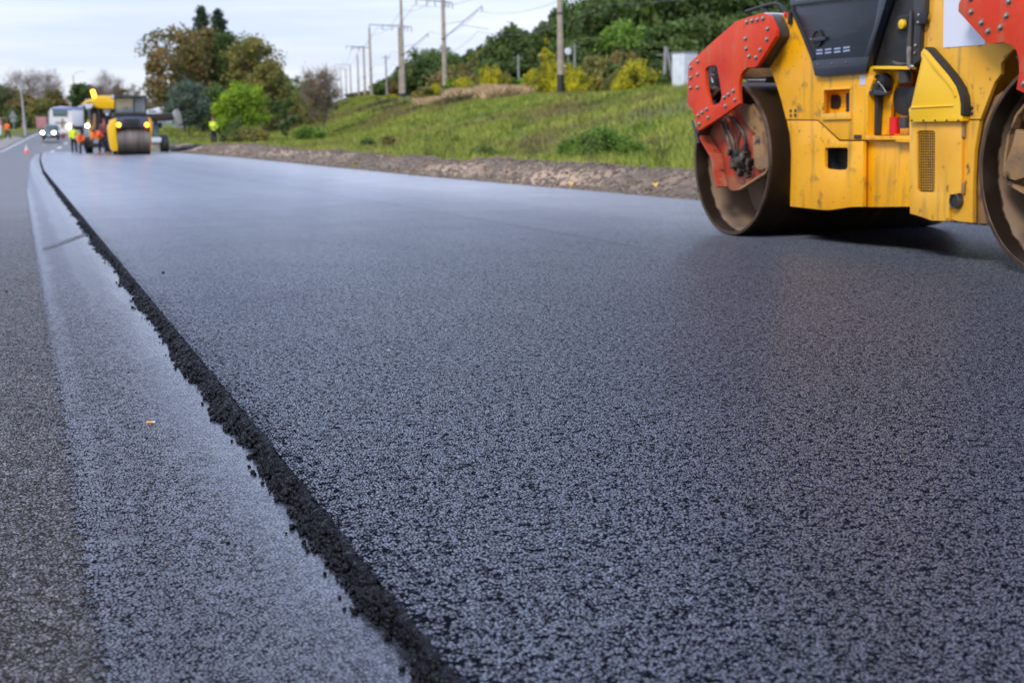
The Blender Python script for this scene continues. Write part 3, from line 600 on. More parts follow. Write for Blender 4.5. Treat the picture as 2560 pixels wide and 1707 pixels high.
# middle: recessed lower plate, shelf, equipment bay
px_prism('middle_panel', [(2150, 352), (2290, 350), (2290, 517), (2150, 518)], xc_+.05, .04, M['yellow'], roller, .004)
px_prism('shelf', z8([(365, 288), (770, 285), (770, 322), (640, 322), (640, 342), (765, 345), (765, 322), (380, 322)])[:4]+z8([(365, 322)]), xc_-.005, .30, M['yellow'], roller, .003)
px_prism('shelf_lip', z8([(640, 300), (770, 298), (770, 345), (640, 340)]), xc_-.012, .05, M['yellow'], roller, .002)
px_prism('bay_back', [(2150, 150), (2300, 150), (2300, 350), (2150, 350)], xc_+.34, .03, M['yellow'], roller, .0)
px_prism('bay_side', [(2164, 172), (2181, 172), (2183, 200), (2170, 237), (2168, 345), (2160, 345)], xc_-.004, .33, M['yellow'], roller, .002)
px_prism('bay_header', z7([(500, 790), (560, 765), (950, 765), (985, 785), (985, 806), (560, 800), (520, 880)]), xc_-.006, .06, M['yellow_clean'], roller, .003)
px_prism('bay_divider', z7([(700, 810), (862, 810), (866, 915), (800, 1050), (780, 1200), (745, 1560), (600, 1560), (625, 1110), (700, 1080)]), xc_+.10, .025, M['yellow'], roller, .003)
px_prism('dark_hole', z7([(800, 1060), (840, 1010), (900, 995), (1080, 1000), (1080, 1335), (900, 1335), (840, 1310), (800, 1240), (790, 1150)]), xc_+.09, .02, M['black'], roller, .01)
px_prism('column', z7([(510, 1095), (620, 1100), (595, 1560), (490, 1560)]), xc_+.05, .05, M['grey_black'], roller, .008)
c = onx(*z7([(640, 965)])[0], xc_+.02)
B().lathe([(.0001, -.02), (.02, -.02), (.022, 0), (.05, 0), (.055, -.012), (.066, -.012), (.068, .05), (.0001, .05)], c, 'X', 28).build('coolant_reel', M['black'], roller, RO, 35)
px_prism('reel_bracket', z7([(510, 1060), (530, 1020), (580, 1040), (720, 1060), (730, 1085), (690, 1100), (520, 1100)]), xc_+.0, .03, M['grey_black'], roller, .003)
B().tube([onx(*z7([q])[0], xc_-.004) for q in [(632, 955), (680, 1010), (715, 1070)]], .0045, 6).build('reel_lever', M['bolt'], roller, RO, 50)
for q in ((632, 955), (540, 1050)): B().ball(onx(*z7([q])[0], xc_-.006), .010).build('reel_cap', M['bolt'], roller, RO, 60)
c0, c1 = onx(*z7([(940, 825)])[0], xc_+.05), onx(*z7([(938, 960)])[0], xc_+.05)
B().cone(c1, c0, .040, .042, 20).cone(c0, c0+np.array([0, 0, .04]), .02, .02, 12).build('fuel_filter', M['grey_black'], roller, RO, 35)
c0, c1 = onx(*z7([(818, 1352)])[0], xc_+.04), onx(*z7([(812, 1550)])[0], xc_+.04)
B().cone(c1, c0, .036, .036, 24).build('red_canister', M['redcan'], roller, RO, 35)
c0, c1 = onx(*z7([(930, 1358)])[0], xc_+.06), onx(*z7([(930, 1480)])[0], xc_+.06)
B().cone(c1, c0, .038, .038, 24).build('grey_canister', M['grey_black'], roller, RO, 35)
px_prism('warning_label', z7([(412, 872), (482, 870), (480, 985), (412, 985)]), xc_-.003, .002, M['alu'], roller, 0)
px_prism('dark_plate', z8([(265, 275), (333, 277), (333, 315), (265, 310)]), xc_-.005, .003, M['grime'], roller, 0)

# engine end
xr_ = Xd+.09
RF = [(2366, -140), (2330, 40), (2320, 80), (2318, 117), (2318, 290), (2347, 300), (2347, 540), (2392, 553)]+z8([(1325, 1060), (1325, 700), (1340, 420), (1385, 150)])+z7([(1800, 1380), (1960, 960), (2035, 860), (2038, 735), (2170, 580), (2300, 560)])+[(2570, -140)]
px_prism('rear_frame', RF, xr_, .03, M['yellow_pale'], roller, .004)
px_prism('rear_body', [(2345, -140), (2310, 60), (2300, 150), (2290, 300), (2285, 520), (2330, 545), (2425, 552), (2425, 300), (2470, 180), (2500, 120), (2560, -140)], xr_+.032, cd-.04, M['yellow_pale'], roller, .01)
px_prism('frame_flange', z8([(1328, 1062), (1328, 700), (1345, 420), (1400, 130), (1520, -60), (1600, -120), (1560, -20), (1470, 150), (1420, 300), (1400, 500), (1405, 800), (1450, 1068)]), xr_+.05, .20, M['tan_dirty'], roller, .004)
DO = [(2273, 304), (2404, 301.5), (2403, 473)]+z8([(1218, 795), (1125, 808), (1112, 825), (1112, 1045), (960, 1040), (860, 1005), (765, 976)])
GR = z8([(845, 240), (970, 240), (988, 258), (985, 770), (970, 787), (850, 785), (828, 765), (825, 260)])
px_prism('engine_door', DO, xr_-.022, .02, M['yellow_pale'], roller, .003, [GR])
pocket('grille_well', GR, xr_-.002, .03, M['black'])
b_ = B()
for k in range(8): a_ = onx(*z8([(838+k*20, 250)])[0], xr_-.012); c_ = onx(*z8([(838+k*20, 780)])[0], xr_-.012); b_.cone(a_, c_, .0016, .0016, 5)
for k in range(23): a_ = onx(*z8([(826, 256+k*23)])[0], xr_-.016); c_ = onx(*z8([(988, 256+k*23)])[0], xr_-.016); b_.cone(a_, c_, .0016, .0016, 5)
b_.build('mesh_grille', M['yellow_pale'], roller, RO)
for q in [(1245, 215), (1242, 720)]:
    c_ = onx(*z8([(q[0], q[1]+30)])[0], xr_-.012); B().cone((c_[0], c_[1], c_[2]-.034), (c_[0], c_[1], c_[2]+.034), .013, .013, 10).build('hinge', M['tan_dirty'], roller, RO, 40)
px_prism('door_gap', z8([(1228, 165), (1236, 165), (1232, 800), (1224, 800)]), xr_-.003, .002, M['grime'], roller, 0)
px_prism('seam', z8([(1112, 812), (1120, 812), (1126, 1048), (1114, 1046)]), xr_-.004, .003, M['grime'], roller, 0)
px_prism('seam', z7([(1600, 1376), (1805, 1374), (1803, 1386), (1600, 1388)]), xr_-.003, .002, M['grime'], roller, 0)
px_prism('seam', z6([(1128, 211), (1462, 213), (1690, 420), (1822, 422), (1822, 428), (1686, 427), (1456, 219), (1128, 217)]), xc_-.0045, .002, M['grime'], roller, 0)
c_ = onx(*z8([(1172, 868)])[0], xr_-.025)
B().lathe([(.046, .03), (.046, -.012), (.042, -.015), (.038, -.012), (.037, .05)], c_, 'X', 28).build('exhaust_pipe', M['grey_black'], roller, RO, 40)
B().lathe([(.038, -.004), (.0001, -.004)], c_, 'X', 24).build('exhaust_bore', M['black'], roller, RO)
# yellow hood flap with its black seal
FL = z7([(1145, 562), (1185, 570), (1290, 690), (1440, 870), (1520, 990), (1560, 1120), (1574, 1240), (1578, 1335), (1595, 1345), (1592, 1402), (985, 1412), (974, 1260), (1002, 1228), (1125, 680), (1110, 640), (1118, 605)])
px_prism('hood_flap', FL, xr_-.055, .053, M['yellow_clean'], roller, .006)
px_prism('flap_rib', z7([(1130, 600), (1165, 585), (1300, 740), (1430, 900), (1500, 1010), (1520, 1110), (1500, 1130), (1478, 1060), (1400, 950), (1260, 800)]), xr_-.062, .008, M['yellow_clean'], roller, .003)
px_prism('flap_rib', z7([(1000, 1232), (1480, 1215), (1482, 1228), (990, 1252)]), xr_-.063, .009, M['yellow_clean'], roller, .003)
px_prism('seal', z7([(1145, 560), (1165, 542), (1200, 552), (1345, 715), (1490, 890), (1565, 1010), (1600, 1110), (1610, 1200), (1610, 1330), (1580, 1335), (1570, 1330), (1572, 1200), (1560, 1120), (1520, 1000), (1440, 880), (1300, 715), (1195, 590)]), xr_-.060, .055, M['black'], roller, .006)
for k in range(5): B().lathe([(.0001, -.006), (.006, -.005), (.007, .0)], onx(*z7([(1015+k*134, 1392)])[0], xr_-.055), 'X', 8).build('flap_rivet', M['black'], roller, RO)
px_prism('white_panel', z7([(1382, 30), (1374, 553), (1862, 516), (1864, 300), (1862, 60), (1860, -200), (1390, -180)]), xr_-.004, .003, M['white'], roller, 0)
# cab
xb_ = Xd+.06
DR = [(1975, -20), (1975.5, 23)]+z5([(1600, 500), (1715, 800), (1760, 990)])+[(2045, 191), (2159, 184)]+z7([(475, 830), (520, 690), (620, 340), (735, 0)])+[(2226, -60), (1975, -60)]
px_prism('cab_door', DR, xb_, .05, M['black_body'], roller, .006)
px_prism('door_skirt', z5([(1718, 800), (1757, 992), (1800, 1000)])+z7([(20, 880), (460, 840), (478, 825), (522, 655), (200, 676), (0, 692)]), xb_-.012, .012, M['black_body'], roller, .003)
px_prism('door_frame', z7([(640, -40), (730, -40), (630, 300), (520, 655), (465, 655), (580, 300)]), xb_-.010, .012, M['black_body'], roller, .003)
px_prism('door_frame', z5([(1440, 60), (1480, 60), (1482, 130), (1600, 400), (1755, 770), (1735, 790), (1560, 400), (1440, 130)]), xb_-.008, .010, M['black'], roller, .003)
px_prism('door_rail', z5([(1440, 90), (1500, 80), (2247, -10), (2600, -60), (2600, -120), (2247, -60), (1500, 20), (1440, 30)]), xb_-.011, .010, M['black_body'], roller, .003)
px_prism('door_seam', z5([(1490, 90), (2247, 2), (2700, -50), (2700, -42), (2247, 10), (1490, 98)]), xb_-.0135, .002, M['grime'], roller, 0)
px_prism('window', z5([(1510, 18), (2250, -60), (2700, -110), (2900, -1400), (1480, -1300)]), xb_-.014, .004, M['glass'], roller, 0)
c_ = onx(*z5([(1805, 508)])[0], xb_-.004)
B().lathe([(.060, .0), (.060, -.012), (.052, -.014), (.048, -.004), (.0001, -.003)], c_, 'X', 32).build('door_handle', M['black'], roller, RO, 35)
px_prism('handle_grip', z5([(1725, 505), (1800, 490), (1880, 480), (1890, 530), (1800, 550), (1740, 555)]), xb_-.026, .014, M['black_body'], roller, .004)
b_ = B(); b_.ball(onx(*z5([(1712, 520)])[0], xb_-.008), .008).build('door_lock', M['bolt'], roller, RO, 60)
for row in (0, 1):
    for x0, x1, y0, y1_ in ((1780, 1858, 660, 652), (1893, 1973, 652, 640), (2012, 2093, 640, 630), (2132, 2215, 627, 615)):
        yy_ = row*43; q = z5([(x0, y0+yy_-8), (x1, y1_+yy_-8), (x1, y1_+yy_+14), (x0, y0+yy_+14)]); B().prism(outl(q, xb_-.0035), (.003, 0, 0)).build('vent_slot', M['slot'], roller, RO)
for q in z5([(1800, 845), (1985, 832), (2168, 818)])+z7([(257, 718)]): B().ball(onx(*q, xb_-.014), .005).build('skirt_screw', M['bolt'], roller, RO, 60)
px_prism('cab_shell', [(1985, -1300), (1985, 20), (2050, 170), (2165, 170), (2215, 20), (2320, -60), (2330, -1300)], xb_+.06, 1.45, M['black_body'], roller, .01)
px_prism('cab_roof', [(1940, -1360), (1935, -1300), (2370, -1300), (2370, -1370)], xb_-.05, 1.65, M['yellow_clean'], roller, .02)
# black side panel and pillar behind the door, over the equipment bay
px_prism('side_panel', z7([(700, -60), (1390, -60), (1270, 180), (1200, 370), (1190, 520), (1110, 640), (1080, 780), (780, 720), (500, 725), (480, 700), (620, 300)])[:1]+z7([(1045, -60), (1045, 140), (1190, 180), (1200, 520), (1110, 640), (1080, 775), (480, 760), (520, 700), (620, 300)]), xc_+.04, .04, M['black'], roller, .003)
px_prism('pillar', z7([(1030, -200), (1165, -200), (1160, 150), (1110, 280), (1090, 700), (1020, 760), (1040, 300)]), xc_-.005, .05, M['grey_black'], roller, .004)
px_prism('pillar', z7([(985, 130), (1010, 130), (995, 560), (965, 700), (950, 560), (970, 300)]), xc_+.0, .02, M['grey_black'], roller, .003)
px_prism('far_pillar', z7([(1170, 185), (1400, 180), (1400, 260), (1170, 255)]), xc_+.7, .05, M['black'], roller, .004)
px_prism('clamp', z7([(1040, 150), (1185, 140), (1180, 260), (1155, 280), (1040, 285)]), xc_-.016, .012, M['black'], roller, .002)
for q in z7([(1088, 178), (1080, 265), (1052, 530), (1043, 618)]): B().ball(onx(*q, xc_-.014), .012, (.5, 1, 1)).build('clamp_bolt', M['bolt'], roller, RO, 60)
B().ball(onx(*z7([(555, 632)])[0], xc_+.03), .014, (.5, 1.3, .8)).ball(onx(*z7([(602, 447)])[0], xc_+.035), .007).build('side_screw', M['bolt'], roller, RO, 60)
px_prism('gas_strut', z7([(955, 540), (1000, 540), (992, 610), (985, 770), (955, 770), (950, 610)]), xc_-.018, .02, M['bolt'], roller, .003)
px_prism('button_box', z7([(845, 195), (985, 170), (960, 345), (830, 345)]), xc_+.01, .03, M['grey_black'], roller, .003)
px_prism('button_box', z7([(850, 200), (970, 180), (950, 330), (840, 330)]), xc_+.004, .006, M['black'], roller, .0)
B().lathe([(.0001, -.012), (.026, -.012), (.031, -.008), (.031, .01)], onx(*z7([(900, 284)])[0], xc_-.006), 'X', 24).build('stop_button', M['ybutton'], roller, RO, 40)
B().tube([onx(*z7([q])[0], xc_+.0) for q in [(800, 720), (850, 742), (930, 748), (985, 735)]], .012, 8).build('cable', M['hose'], roller, RO, 60)
B().ball(onx(*z7([(1010, 775)])[0], xc_-.01), .02, (.6, 1.2, .8)).build('cable_gland', M['bolt'], roller, RO, 60)
# handrail on the fork head and far furniture of the deck
hr = [onx(*z5([q])[0], Xd+.15) for q in [(865, 158), (1000, 115), (1130, 75), (1235, 52), (1290, 62), (1330, 95), (1355, 140), (1378, 195)]]
B().tube(hr, .0155, 8).build('handrail', M['black'], roller, RO, 50)
B().tube([onx(*z5([q])[0], Xd+.15) for q in [(1060, 100), (1110, 135), (1128, 185)]], .014, 8).build('handrail', M['black'], roller, RO, 50)
B().tube([onx(*z5([q])[0], Xd+.12) for q in [(1110, 182), (1250, 186), (1370, 192)]], .008, 6).build('tape', M['alu'], roller, RO, 50)
B().box(onx(*z5([(1405, 195)])[0], xc_+.01), (.05, .03, .035), None, .004).build('reflector', M['redcan'], roller, RO, 40)
B().box(onx(*z5([(1460, 240)])[0], xc_), (.05, .035, .09), None, .004).build('latch', M['black'], roller, RO, 40)

# ------------------------------------------------------------------ trees, bushes
def leafmat(name, cols, spec=.25):
    m = bpy.data.materials.new(name); m.use_nodes = True; t = m.node_tree; b = t.nodes['Principled BSDF']; L = t.links.new
    tcn = t.nodes.new('ShaderNodeTexCoord'); n = t.nodes.new('ShaderNodeTexNoise'); n.inputs['Scale'].default_value = .55; n.inputs['Detail'].default_value = 8; n.inputs['Roughness'].default_value = .7
    L(tcn.outputs['Object'], n.inputs[0]); r = t.nodes.new('ShaderNodeValToRGB'); L(n.outputs[0], r.inputs[0]); c = r.color_ramp
    cols = [tuple(min(.7, v*1.7) for v in q) for q in cols]; k = len(cols); c.elements[0].position = .36; c.elements[0].color = (*cols[0], 1); c.elements[1].position = .66; c.elements[1].color = (*cols[-1], 1)
    for i_, q in enumerate(cols[1:-1]): e = c.elements.new(.36+.30*(i_+1)/(k-1)); e.color = (*q, 1)
    L(r.outputs[0], b.inputs['Base Color']); b.inputs['Roughness'].default_value = .6; b.inputs['Specular IOR Level'].default_value = spec
    tr = t.nodes.new('ShaderNodeBsdfTranslucent'); L(r.outputs[0], tr.inputs[0]); mx = t.nodes.new('ShaderNodeMixShader'); mx.inputs[0].default_value = .28
    L(b.outputs[0], mx.inputs[1]); L(tr.outputs[0], mx.inputs[2]); L(mx.outputs[0], t.nodes['Material Output'].inputs[0]); return m
LM = dict(
    oak=leafmat('russet_leaves', [(.060, .075, .022), (.12, .095, .030), (.21, .125, .045)]),
    spruce=leafmat('spruce_needles', [(.018, .035, .018), (.035, .055, .026), (.05, .07, .03)]),
    olive=leafmat('turning_leaves', [(.06, .085, .022), (.13, .12, .03), (.22, .16, .035)]),
    dark=leafmat('dark_leaves', [(.026, .045, .014), (.052, .078, .020), (.090, .115, .026)]),
    mid=leafmat('green_leaves', [(.035, .065, .016), (.065, .10, .024), (.10, .14, .032)]),
    lime=leafmat('lime_leaves', [(.055, .10, .012), (.14, .21, .014), (.25, .33, .020)]),
    yellow=leafmat('yellow_leaves', [(.06, .085, .014), (.26, .23, .014), (.52, .37, .014)]),
    silver=leafmat('grey_green_leaves', [(.055, .075, .05), (.09, .115, .08)]),
    rust=leafmat('rust_leaves', [(.16, .075, .02), (.30, .17, .03)]),
    twig=leafmat('bare_twigs', [(.11, .085, .065), (.17, .12, .10)]),
    green2=leafmat('fresh_green_leaves', [(.045, .085, .012), (.09, .15, .02), (.14, .20, .025)]))
M['bark'] = mat('bark', (.085, .062, .045), .85, noise=6, c2=(.15, .12, .09), bump=.5, bscale=12)
def limbs(h, spread, n, r0, seed, bottom=.25, depth=3):
    r_ = random.Random(seed); b_ = B(); tips = []
    def go(p, d, l, r, k):
        pts = [p]; q = p.copy(); dd = d.copy()
        for i_ in range(3):
            dd = (dd+Vector((r_.uniform(-.18, .18), r_.uniform(-.18, .18), r_.uniform(-.03, .16)))).normalized(); q = q+dd*l/3; pts.append(q.copy())
        b_.tube(pts, r, 5 if k else 7, [r, r*.85, r*.7, r*.5]); tips.append(q.copy())
        if k < depth:
            for i_ in range(n if k == 0 else 3):
                a_ = 6.283*(i_/(n if k == 0 else 3))+r_.uniform(-.5, .5); t_ = r_.uniform(.35, 1.); s_ = pts[0]+(pts[-1]-pts[0])*t_
                e_ = r_.uniform(.2, .9) if k == 0 else r_.uniform(.0, .9)
                nd = (Vector((math.cos(a_)*spread, math.sin(a_)*spread, e_))+dd*.5).normalized()
                go(s_, nd, l*r_.uniform(.45, .65), r*.5, k+1)
    go(Vector((0, 0, -.1)), Vector((0, 0, 1)), h*.62, r0, 0)
    return b_, tips
def crown_pts(seed, n_clumps, shape, flat=1.):
    """clump centres (unit height 0..1, radius <=1) and sizes"""
    r_ = np.random.default_rng(seed); C, S = [], []
    lob = r_.normal(size=(7, 3)); lob /= np.linalg.norm(lob, axis=1)[:, None]; lob[:, 2] *= .7; amp = r_.uniform(.0, .28, 7)
    while len(C) < n_clumps:
        d = r_.normal(size=3); d /= np.linalg.norm(d); rad = r_.uniform(.25, 1)**.55
        bump = 1+sum(a_*max(0, float(d@l_))**3 for a_, l_ in zip(amp, lob))-.12
        p = d*rad*bump
        if shape == 'cone':
            z = r_.random()**1.3; rr = (.03+(1-z)**.85*1.0)*.95*(.7+.3*math.cos(z*55+C.__len__()%3))*(.75+.25*math.cos(z*40)); a_ = r_.uniform(0, 6.283); q = r_.uniform(.35, 1)**.5
            C.append((rr*q*math.cos(a_), rr*q*math.sin(a_), z)); S.append(.10+.16*(1-z)); continue
        if shape == 'bush':
            p[2] = abs(p[2])**.9
            C.append((p[0], p[1], p[2]*1.08)); S.append(.24); continue
        C.append((p[0], p[1], .5+p[2]*.5)); S.append(r_.uniform(.16, .34))
    return np.array(C), np.array(S)
def leaves(seed, W_, Hh, z0, clumps, per, size, shape='round', droop=0.):
    r_ = np.random.default_rng(seed+100); C, S = crown_pts(seed, clumps, shape)
    C = C*np.array([W_/2, W_/2, Hh])+np.array([0, 0, z0]); S = S*W_*.5
    per = int(per*1.35); n = clumps*per; ci = np.repeat(np.arange(clumps), per); d = r_.normal(size=(n, 3)); d /= np.linalg.norm(d, axis=1)[:, None]
    P_ = C[ci]+d*(S[ci]*(.15+1.25*r_.random(n)**.8))[:, None]*np.array([1, 1, .8])
    a_ = r_.normal(size=(n, 3)); a_ /= np.linalg.norm(a_, axis=1)[:, None]; b_ = np.cross(a_, r_.normal(size=(n, 3))); b_ /= np.linalg.norm(b_, axis=1)[:, None]
    sz = size*.80*r_.uniform(.5, 1.4, n)[:, None]; P_[:, 2] -= droop*r_.random(n)
    V = np.stack([P_-a_*sz, P_+b_*sz*.75, P_+a_*sz, P_-b_*sz*.75], 1).reshape(-1, 3); V[:, 2] = np.maximum(V[:, 2], .02)
    return fast('crown', V, np.arange(4*n).reshape(-1, 4))
LIB = {}
def plant(kind, px, s, top, width, label, cat='tree', name=None, group=None, leaf='mid', shape='round', clumps=60, per=70, size=None, seed=0, z0=.18, trunk=True, xy=None, key=None, dz=0):
    """px: picture column; s: scale in px per metre (so how far away); top: picture row of the crown's top; width in px"""
    P_ = ats(px, 300, s) if xy is None else np.array([*xy, 0]); X_, Y_ = P_[0], P_[1]; zb = T(X_, Y_)+dz; zt = H+ray(px, top)[2]/s; h = max(.4, zt-zb); w_ = width/s
    nm = name or {'tree': 'tree', 'bush': 'bush', 'shrub': 'shrub'}.get(cat, cat)
    o = root(nm, (X_, Y_, zb), label, cat, group, rz=random.uniform(0, 6.28))
    k = key or (kind, leaf, shape, seed)
    if k not in LIB:
        size_ = size or max(.07, .010*h+.05)
        me = leaves(seed, w_, h*(1-z0), h*z0, clumps, per, size_, shape)
        tb = None
        if trunk:
            if shape == 'cone': tb = B().tube([(0, 0, -.1), (.05, 0, h*.4), (0, .04, h*.8), (0, 0, h*.97)], .1, 7, [h*.022, h*.016, h*.007, .01])
            else: tb = limbs(h*.98, .8, 6, max(.03, h*.020), seed+5, depth=2)[0]
        LIB[k] = (me, tb and tb.build('trunk', M['bark'], None).data, w_, h)
        if tb: bpy.data.objects.remove([x for x in bpy.data.objects if x.data == LIB[k][1]][0])
    me, tm, w0, h0 = LIB[k]
    c = link('crown' if cat == 'tree' else 'foliage', me, LM[leaf], o); c.scale = (w_/w0, w_/w0, h/h0)
    if tm: t_ = bpy.data.objects.new('trunk' if cat == 'tree' else 'stem', tm); COL.objects.link(t_); t_.parent = o; t_.scale = (w_/w0*.9, w_/w0*.9, h/h0*.92)
    return o
def bare(px, s, top, width, label, seed, leafy=0, leaf='twig', cat='tree', group=None, xy=None):
    P_ = ats(px, 300, s) if xy is None else np.array([*xy, 0]); zb = T(P_[0], P_[1]); h = H+ray(px, top)[2]/s-zb; w_ = width/s
    o = root('bare_tree', (P_[0], P_[1], zb), label, cat, group)
    b_, tips = limbs(h*1.05, .75, 8, h*.016, seed, depth=3); vs = b_.bm.verts; mx_ = max(math.hypot(v.co.x, v.co.y) for v in vs); mz = max(v.co.z for v in vs)
    for v in vs: v.co.x *= w_/2/mx_; v.co.y *= w_/2/mx_; v.co.z *= h/mz
    b_.build('trunk', M['bark'], o)
    # fine twigs: many thin slivers
    r_ = np.random.default_rng(seed); n = 5200; C, S = crown_pts(seed, 60, 'round'); C = C*np.array([w_/2, w_/2, h*.80])+np.array([0, 0, h*.22]); ci = r_.integers(0, 60, n)
    p = C[ci]+r_.normal(0, 1, (n, 3))*S[ci][:, None]*w_*.32; d = r_.normal(0, .5, (n, 3)); d[:, 2] = np.abs(d[:, 2])+.4; d += (p-np.array([0, 0, h*.4]))/h; d /= np.linalg.norm(d, axis=1)[:, None]
    l = h*.05*r_.uniform(.5, 1.5, n)[:, None]; wv = np.cross(d, r_.normal(size=(n, 3))); wv /= np.linalg.norm(wv, axis=1)[:, None]; wv *= .007*h*.35
    V = np.stack([p-wv, p+wv, p+d*l], 1).reshape(-1, 3); V[:, 2] = np.maximum(V[:, 2], h*.12)
    link('twigs', fast('twigs', V, np.arange(3*n).reshape(-1, 3)), LM['twig'], o)
    if leafy: link('crown', leaves(seed, w_*.9, h*.8, h*.2, 50, leafy, .07+.006*h), LM[leaf], o)
    return o

G1 = 'big mixed trees on the left behind the road works'
plant('a', 458, 26, 64, 165, 'big russet oak tree at the left end of the tree clump', group=G1, leaf='oak', clumps=80, per=70, size=.19, seed=1, z0=.14)
plant('a2', 505, 25, 60, 110, 'tall dull brown tree leaning against the two spruces', group=G1, leaf='oak', clumps=80, per=70, size=.18, seed=2, z0=.1)
plant('c', 517, 24.5, 28, 200, 'left one of two tall pointed spruce trees', group=G1, leaf='spruce', shape='cone', clumps=150, per=60, size=.16, seed=3, z0=.08)
plant('c', 558, 24, 34, 200, 'right one of two tall pointed spruce trees', group=G1, leaf='spruce', shape='cone', clumps=150, per=60, size=.16, seed=3, z0=.08)
plant('d', 585, 25, 84, 150, 'dark green tree between the spruces and the turning trees', group=G1, leaf='dark', clumps=90, per=70, size=.17, seed=4, z0=.08)
plant('e', 640, 25.5, 84, 150, 'tall olive tree with yellowing leaves right of the spruces', group=G1, leaf='olive', clumps=100, per=65, size=.17, seed=5, z0=.1)
plant('e2', 668, 26.5, 140, 95, 'rusty yellow tree in front of the olive tree', group=G1, leaf='olive', clumps=80, per=65, size=.15, seed=6, z0=.08)
plant('f', 700, 26, 165, 60, 'narrow green tree at the right end of the tree clump', group=G1, leaf='green2', clumps=60, per=60, size=.15, seed=7, z0=.08)
plant('g', 470, 29, 205, 115, 'grey green willow with a wide crown at the foot of the oak', group=G1, leaf='silver', clumps=70, per=70, size=.14, seed=8, z0=.16)
plant('g2', 545, 27, 210, 90, 'low dark tree behind the person in the yellow vest', group=G1, leaf='mid', clumps=60, per=60, size=.14, seed=9, z0=.05)
plant('h', 606, 36, 203, 128, 'bright lime green rounded bush beside the person in the yellow vest', 'bush', leaf='lime', clumps=110, per=80, size=.10, seed=10, z0=.03, name='bush')
plant('h2', 622, 39, 318, 110, 'low olive shrub at the foot of the lime green bush', 'shrub', leaf='olive', shape='bush', clumps=50, per=60, size=.09, seed=11, z0=0)
plant('h3', 588, 38, 300, 60, 'small dark green shrub under the left side of the lime green bush', 'shrub', leaf='mid', shape='bush', clumps=40, per=50, size=.09, seed=12, z0=0)
plant('i', 714, 33, 236, 52, 'slim olive shrub standing alone right of the lime green bush', 'shrub', leaf='mid', clumps=40, per=60, size=.09, seed=13, z0=.1)
plant('j', 775, 40, 318, 88, 'fresh green shrub in front of the brown half bare tree', 'shrub', leaf='green2', shape='bush', clumps=45, per=60, size=.08, seed=14, z0=0)
bare(806, 33.5, 152, 98, 'half bare reddish brown tree standing alone on the grass', 20, 26, 'oak')
plant('k', 760, 27, 232, 90, 'yellowish hedge bush behind the half bare tree, left of it', 'bush', leaf='olive', shape='bush', clumps=50, per=60, size=.12, seed=15, z0=0)
plant('k', 668, 26, 250, 60, 'yellowish bush right behind the lime green bush', 'bush', leaf='olive', shape='bush', clumps=50, per=60, size=.12, seed=15, z0=0)
for px_, tp_, w_, lf, sc_, lb in [(735, 188, 90, 'mid', 15, 'far grey green tree left of the half bare tree'), (775, 195, 80, 'dark', 14, 'far dark tree just behind the half bare tree'), (718, 205, 70, 'olive', 16, 'far turning tree at the end of the tree clump'),
        (890, 232, 60, 'dark', 13, 'small far tree between the distant poles'), (925, 225, 60, 'olive', 14, 'far rusty tree behind the middle poles')]:
    plant('far', px_, sc_, tp_, w_, lb, leaf=lf, clumps=50, per=50, size=.24, seed=16, z0=.05, group='distant trees along the railway', key=('far', lf))
# far left, beyond the road
G2 = 'trees behind the pink fence'
plant('l', 8, 16, 212, 105, 'dark green tree at the left edge behind the pink fence', group=G2, leaf='dark', clumps=70, per=60, size=.24, seed=21, z0=.03)
plant('l2', 60, 16.5, 226, 90, 'dull brown tree behind the lamp post and pink fence', group=G2, leaf='oak', clumps=70, per=55, size=.22, seed=22, z0=.03)
bare(72, 16.2, 172, 110, 'thin bare tree rising behind the lamp post', 23, group=G2)
bare(120, 16, 178, 95, 'thin bare tree rising above the yellow green bush', 24, 5, 'olive', group=G2)
plant('m', 100, 19, 246, 78, 'yellow green bush behind the pink fence near the white truck', 'bush', leaf='olive', shape='bush', clumps=60, per=60, size=.16, seed=25, z0=0)
plant('m2', 140, 17, 222, 62, 'olive tree behind the cab of the white truck', group=G2, leaf='oak', clumps=60, per=55, size=.2, seed=26, z0=.03)
plant('m3', 30, 20, 268, 50, 'low dark bush behind the triangular sign', 'bush', leaf='mid', shape='bush', clumps=50, per=55, size=.16, seed=27, z0=0)
plant('n', 208, 15, 203, 62, 'dark green tree above the paving machine canopy', group=G2, leaf='dark', clumps=60, per=60, size=.24, seed=28, z0=.03)
plant('n2', 245, 15, 212, 60, 'mid green tree behind the paving machine canopy', group=G2, leaf='mid', clumps=60, per=60, size=.22, seed=29, z0=.03)
bare(270, 15.5, 182, 80, 'grey bare tree behind the paving machine canopy', 30, group=G2)
plant('n3', 300, 15, 212, 52, 'brown turning tree behind the cab of the far roller', group=G2, leaf='oak', clumps=55, per=55, size=.22, seed=31, z0=.03)
plant('n4', 352, 14, 248, 110, 'low brown trees far behind the raised bucket', group=G2, leaf='oak', clumps=60, per=55, size=.22, seed=32, z0=.03)
bare(330, 15, 210, 46, 'small faint bare tree right of the brown turning tree', 33, group=G2)
bare(392, 15, 225, 40, 'small faint bare tree left of the oak', 34, group=G2)
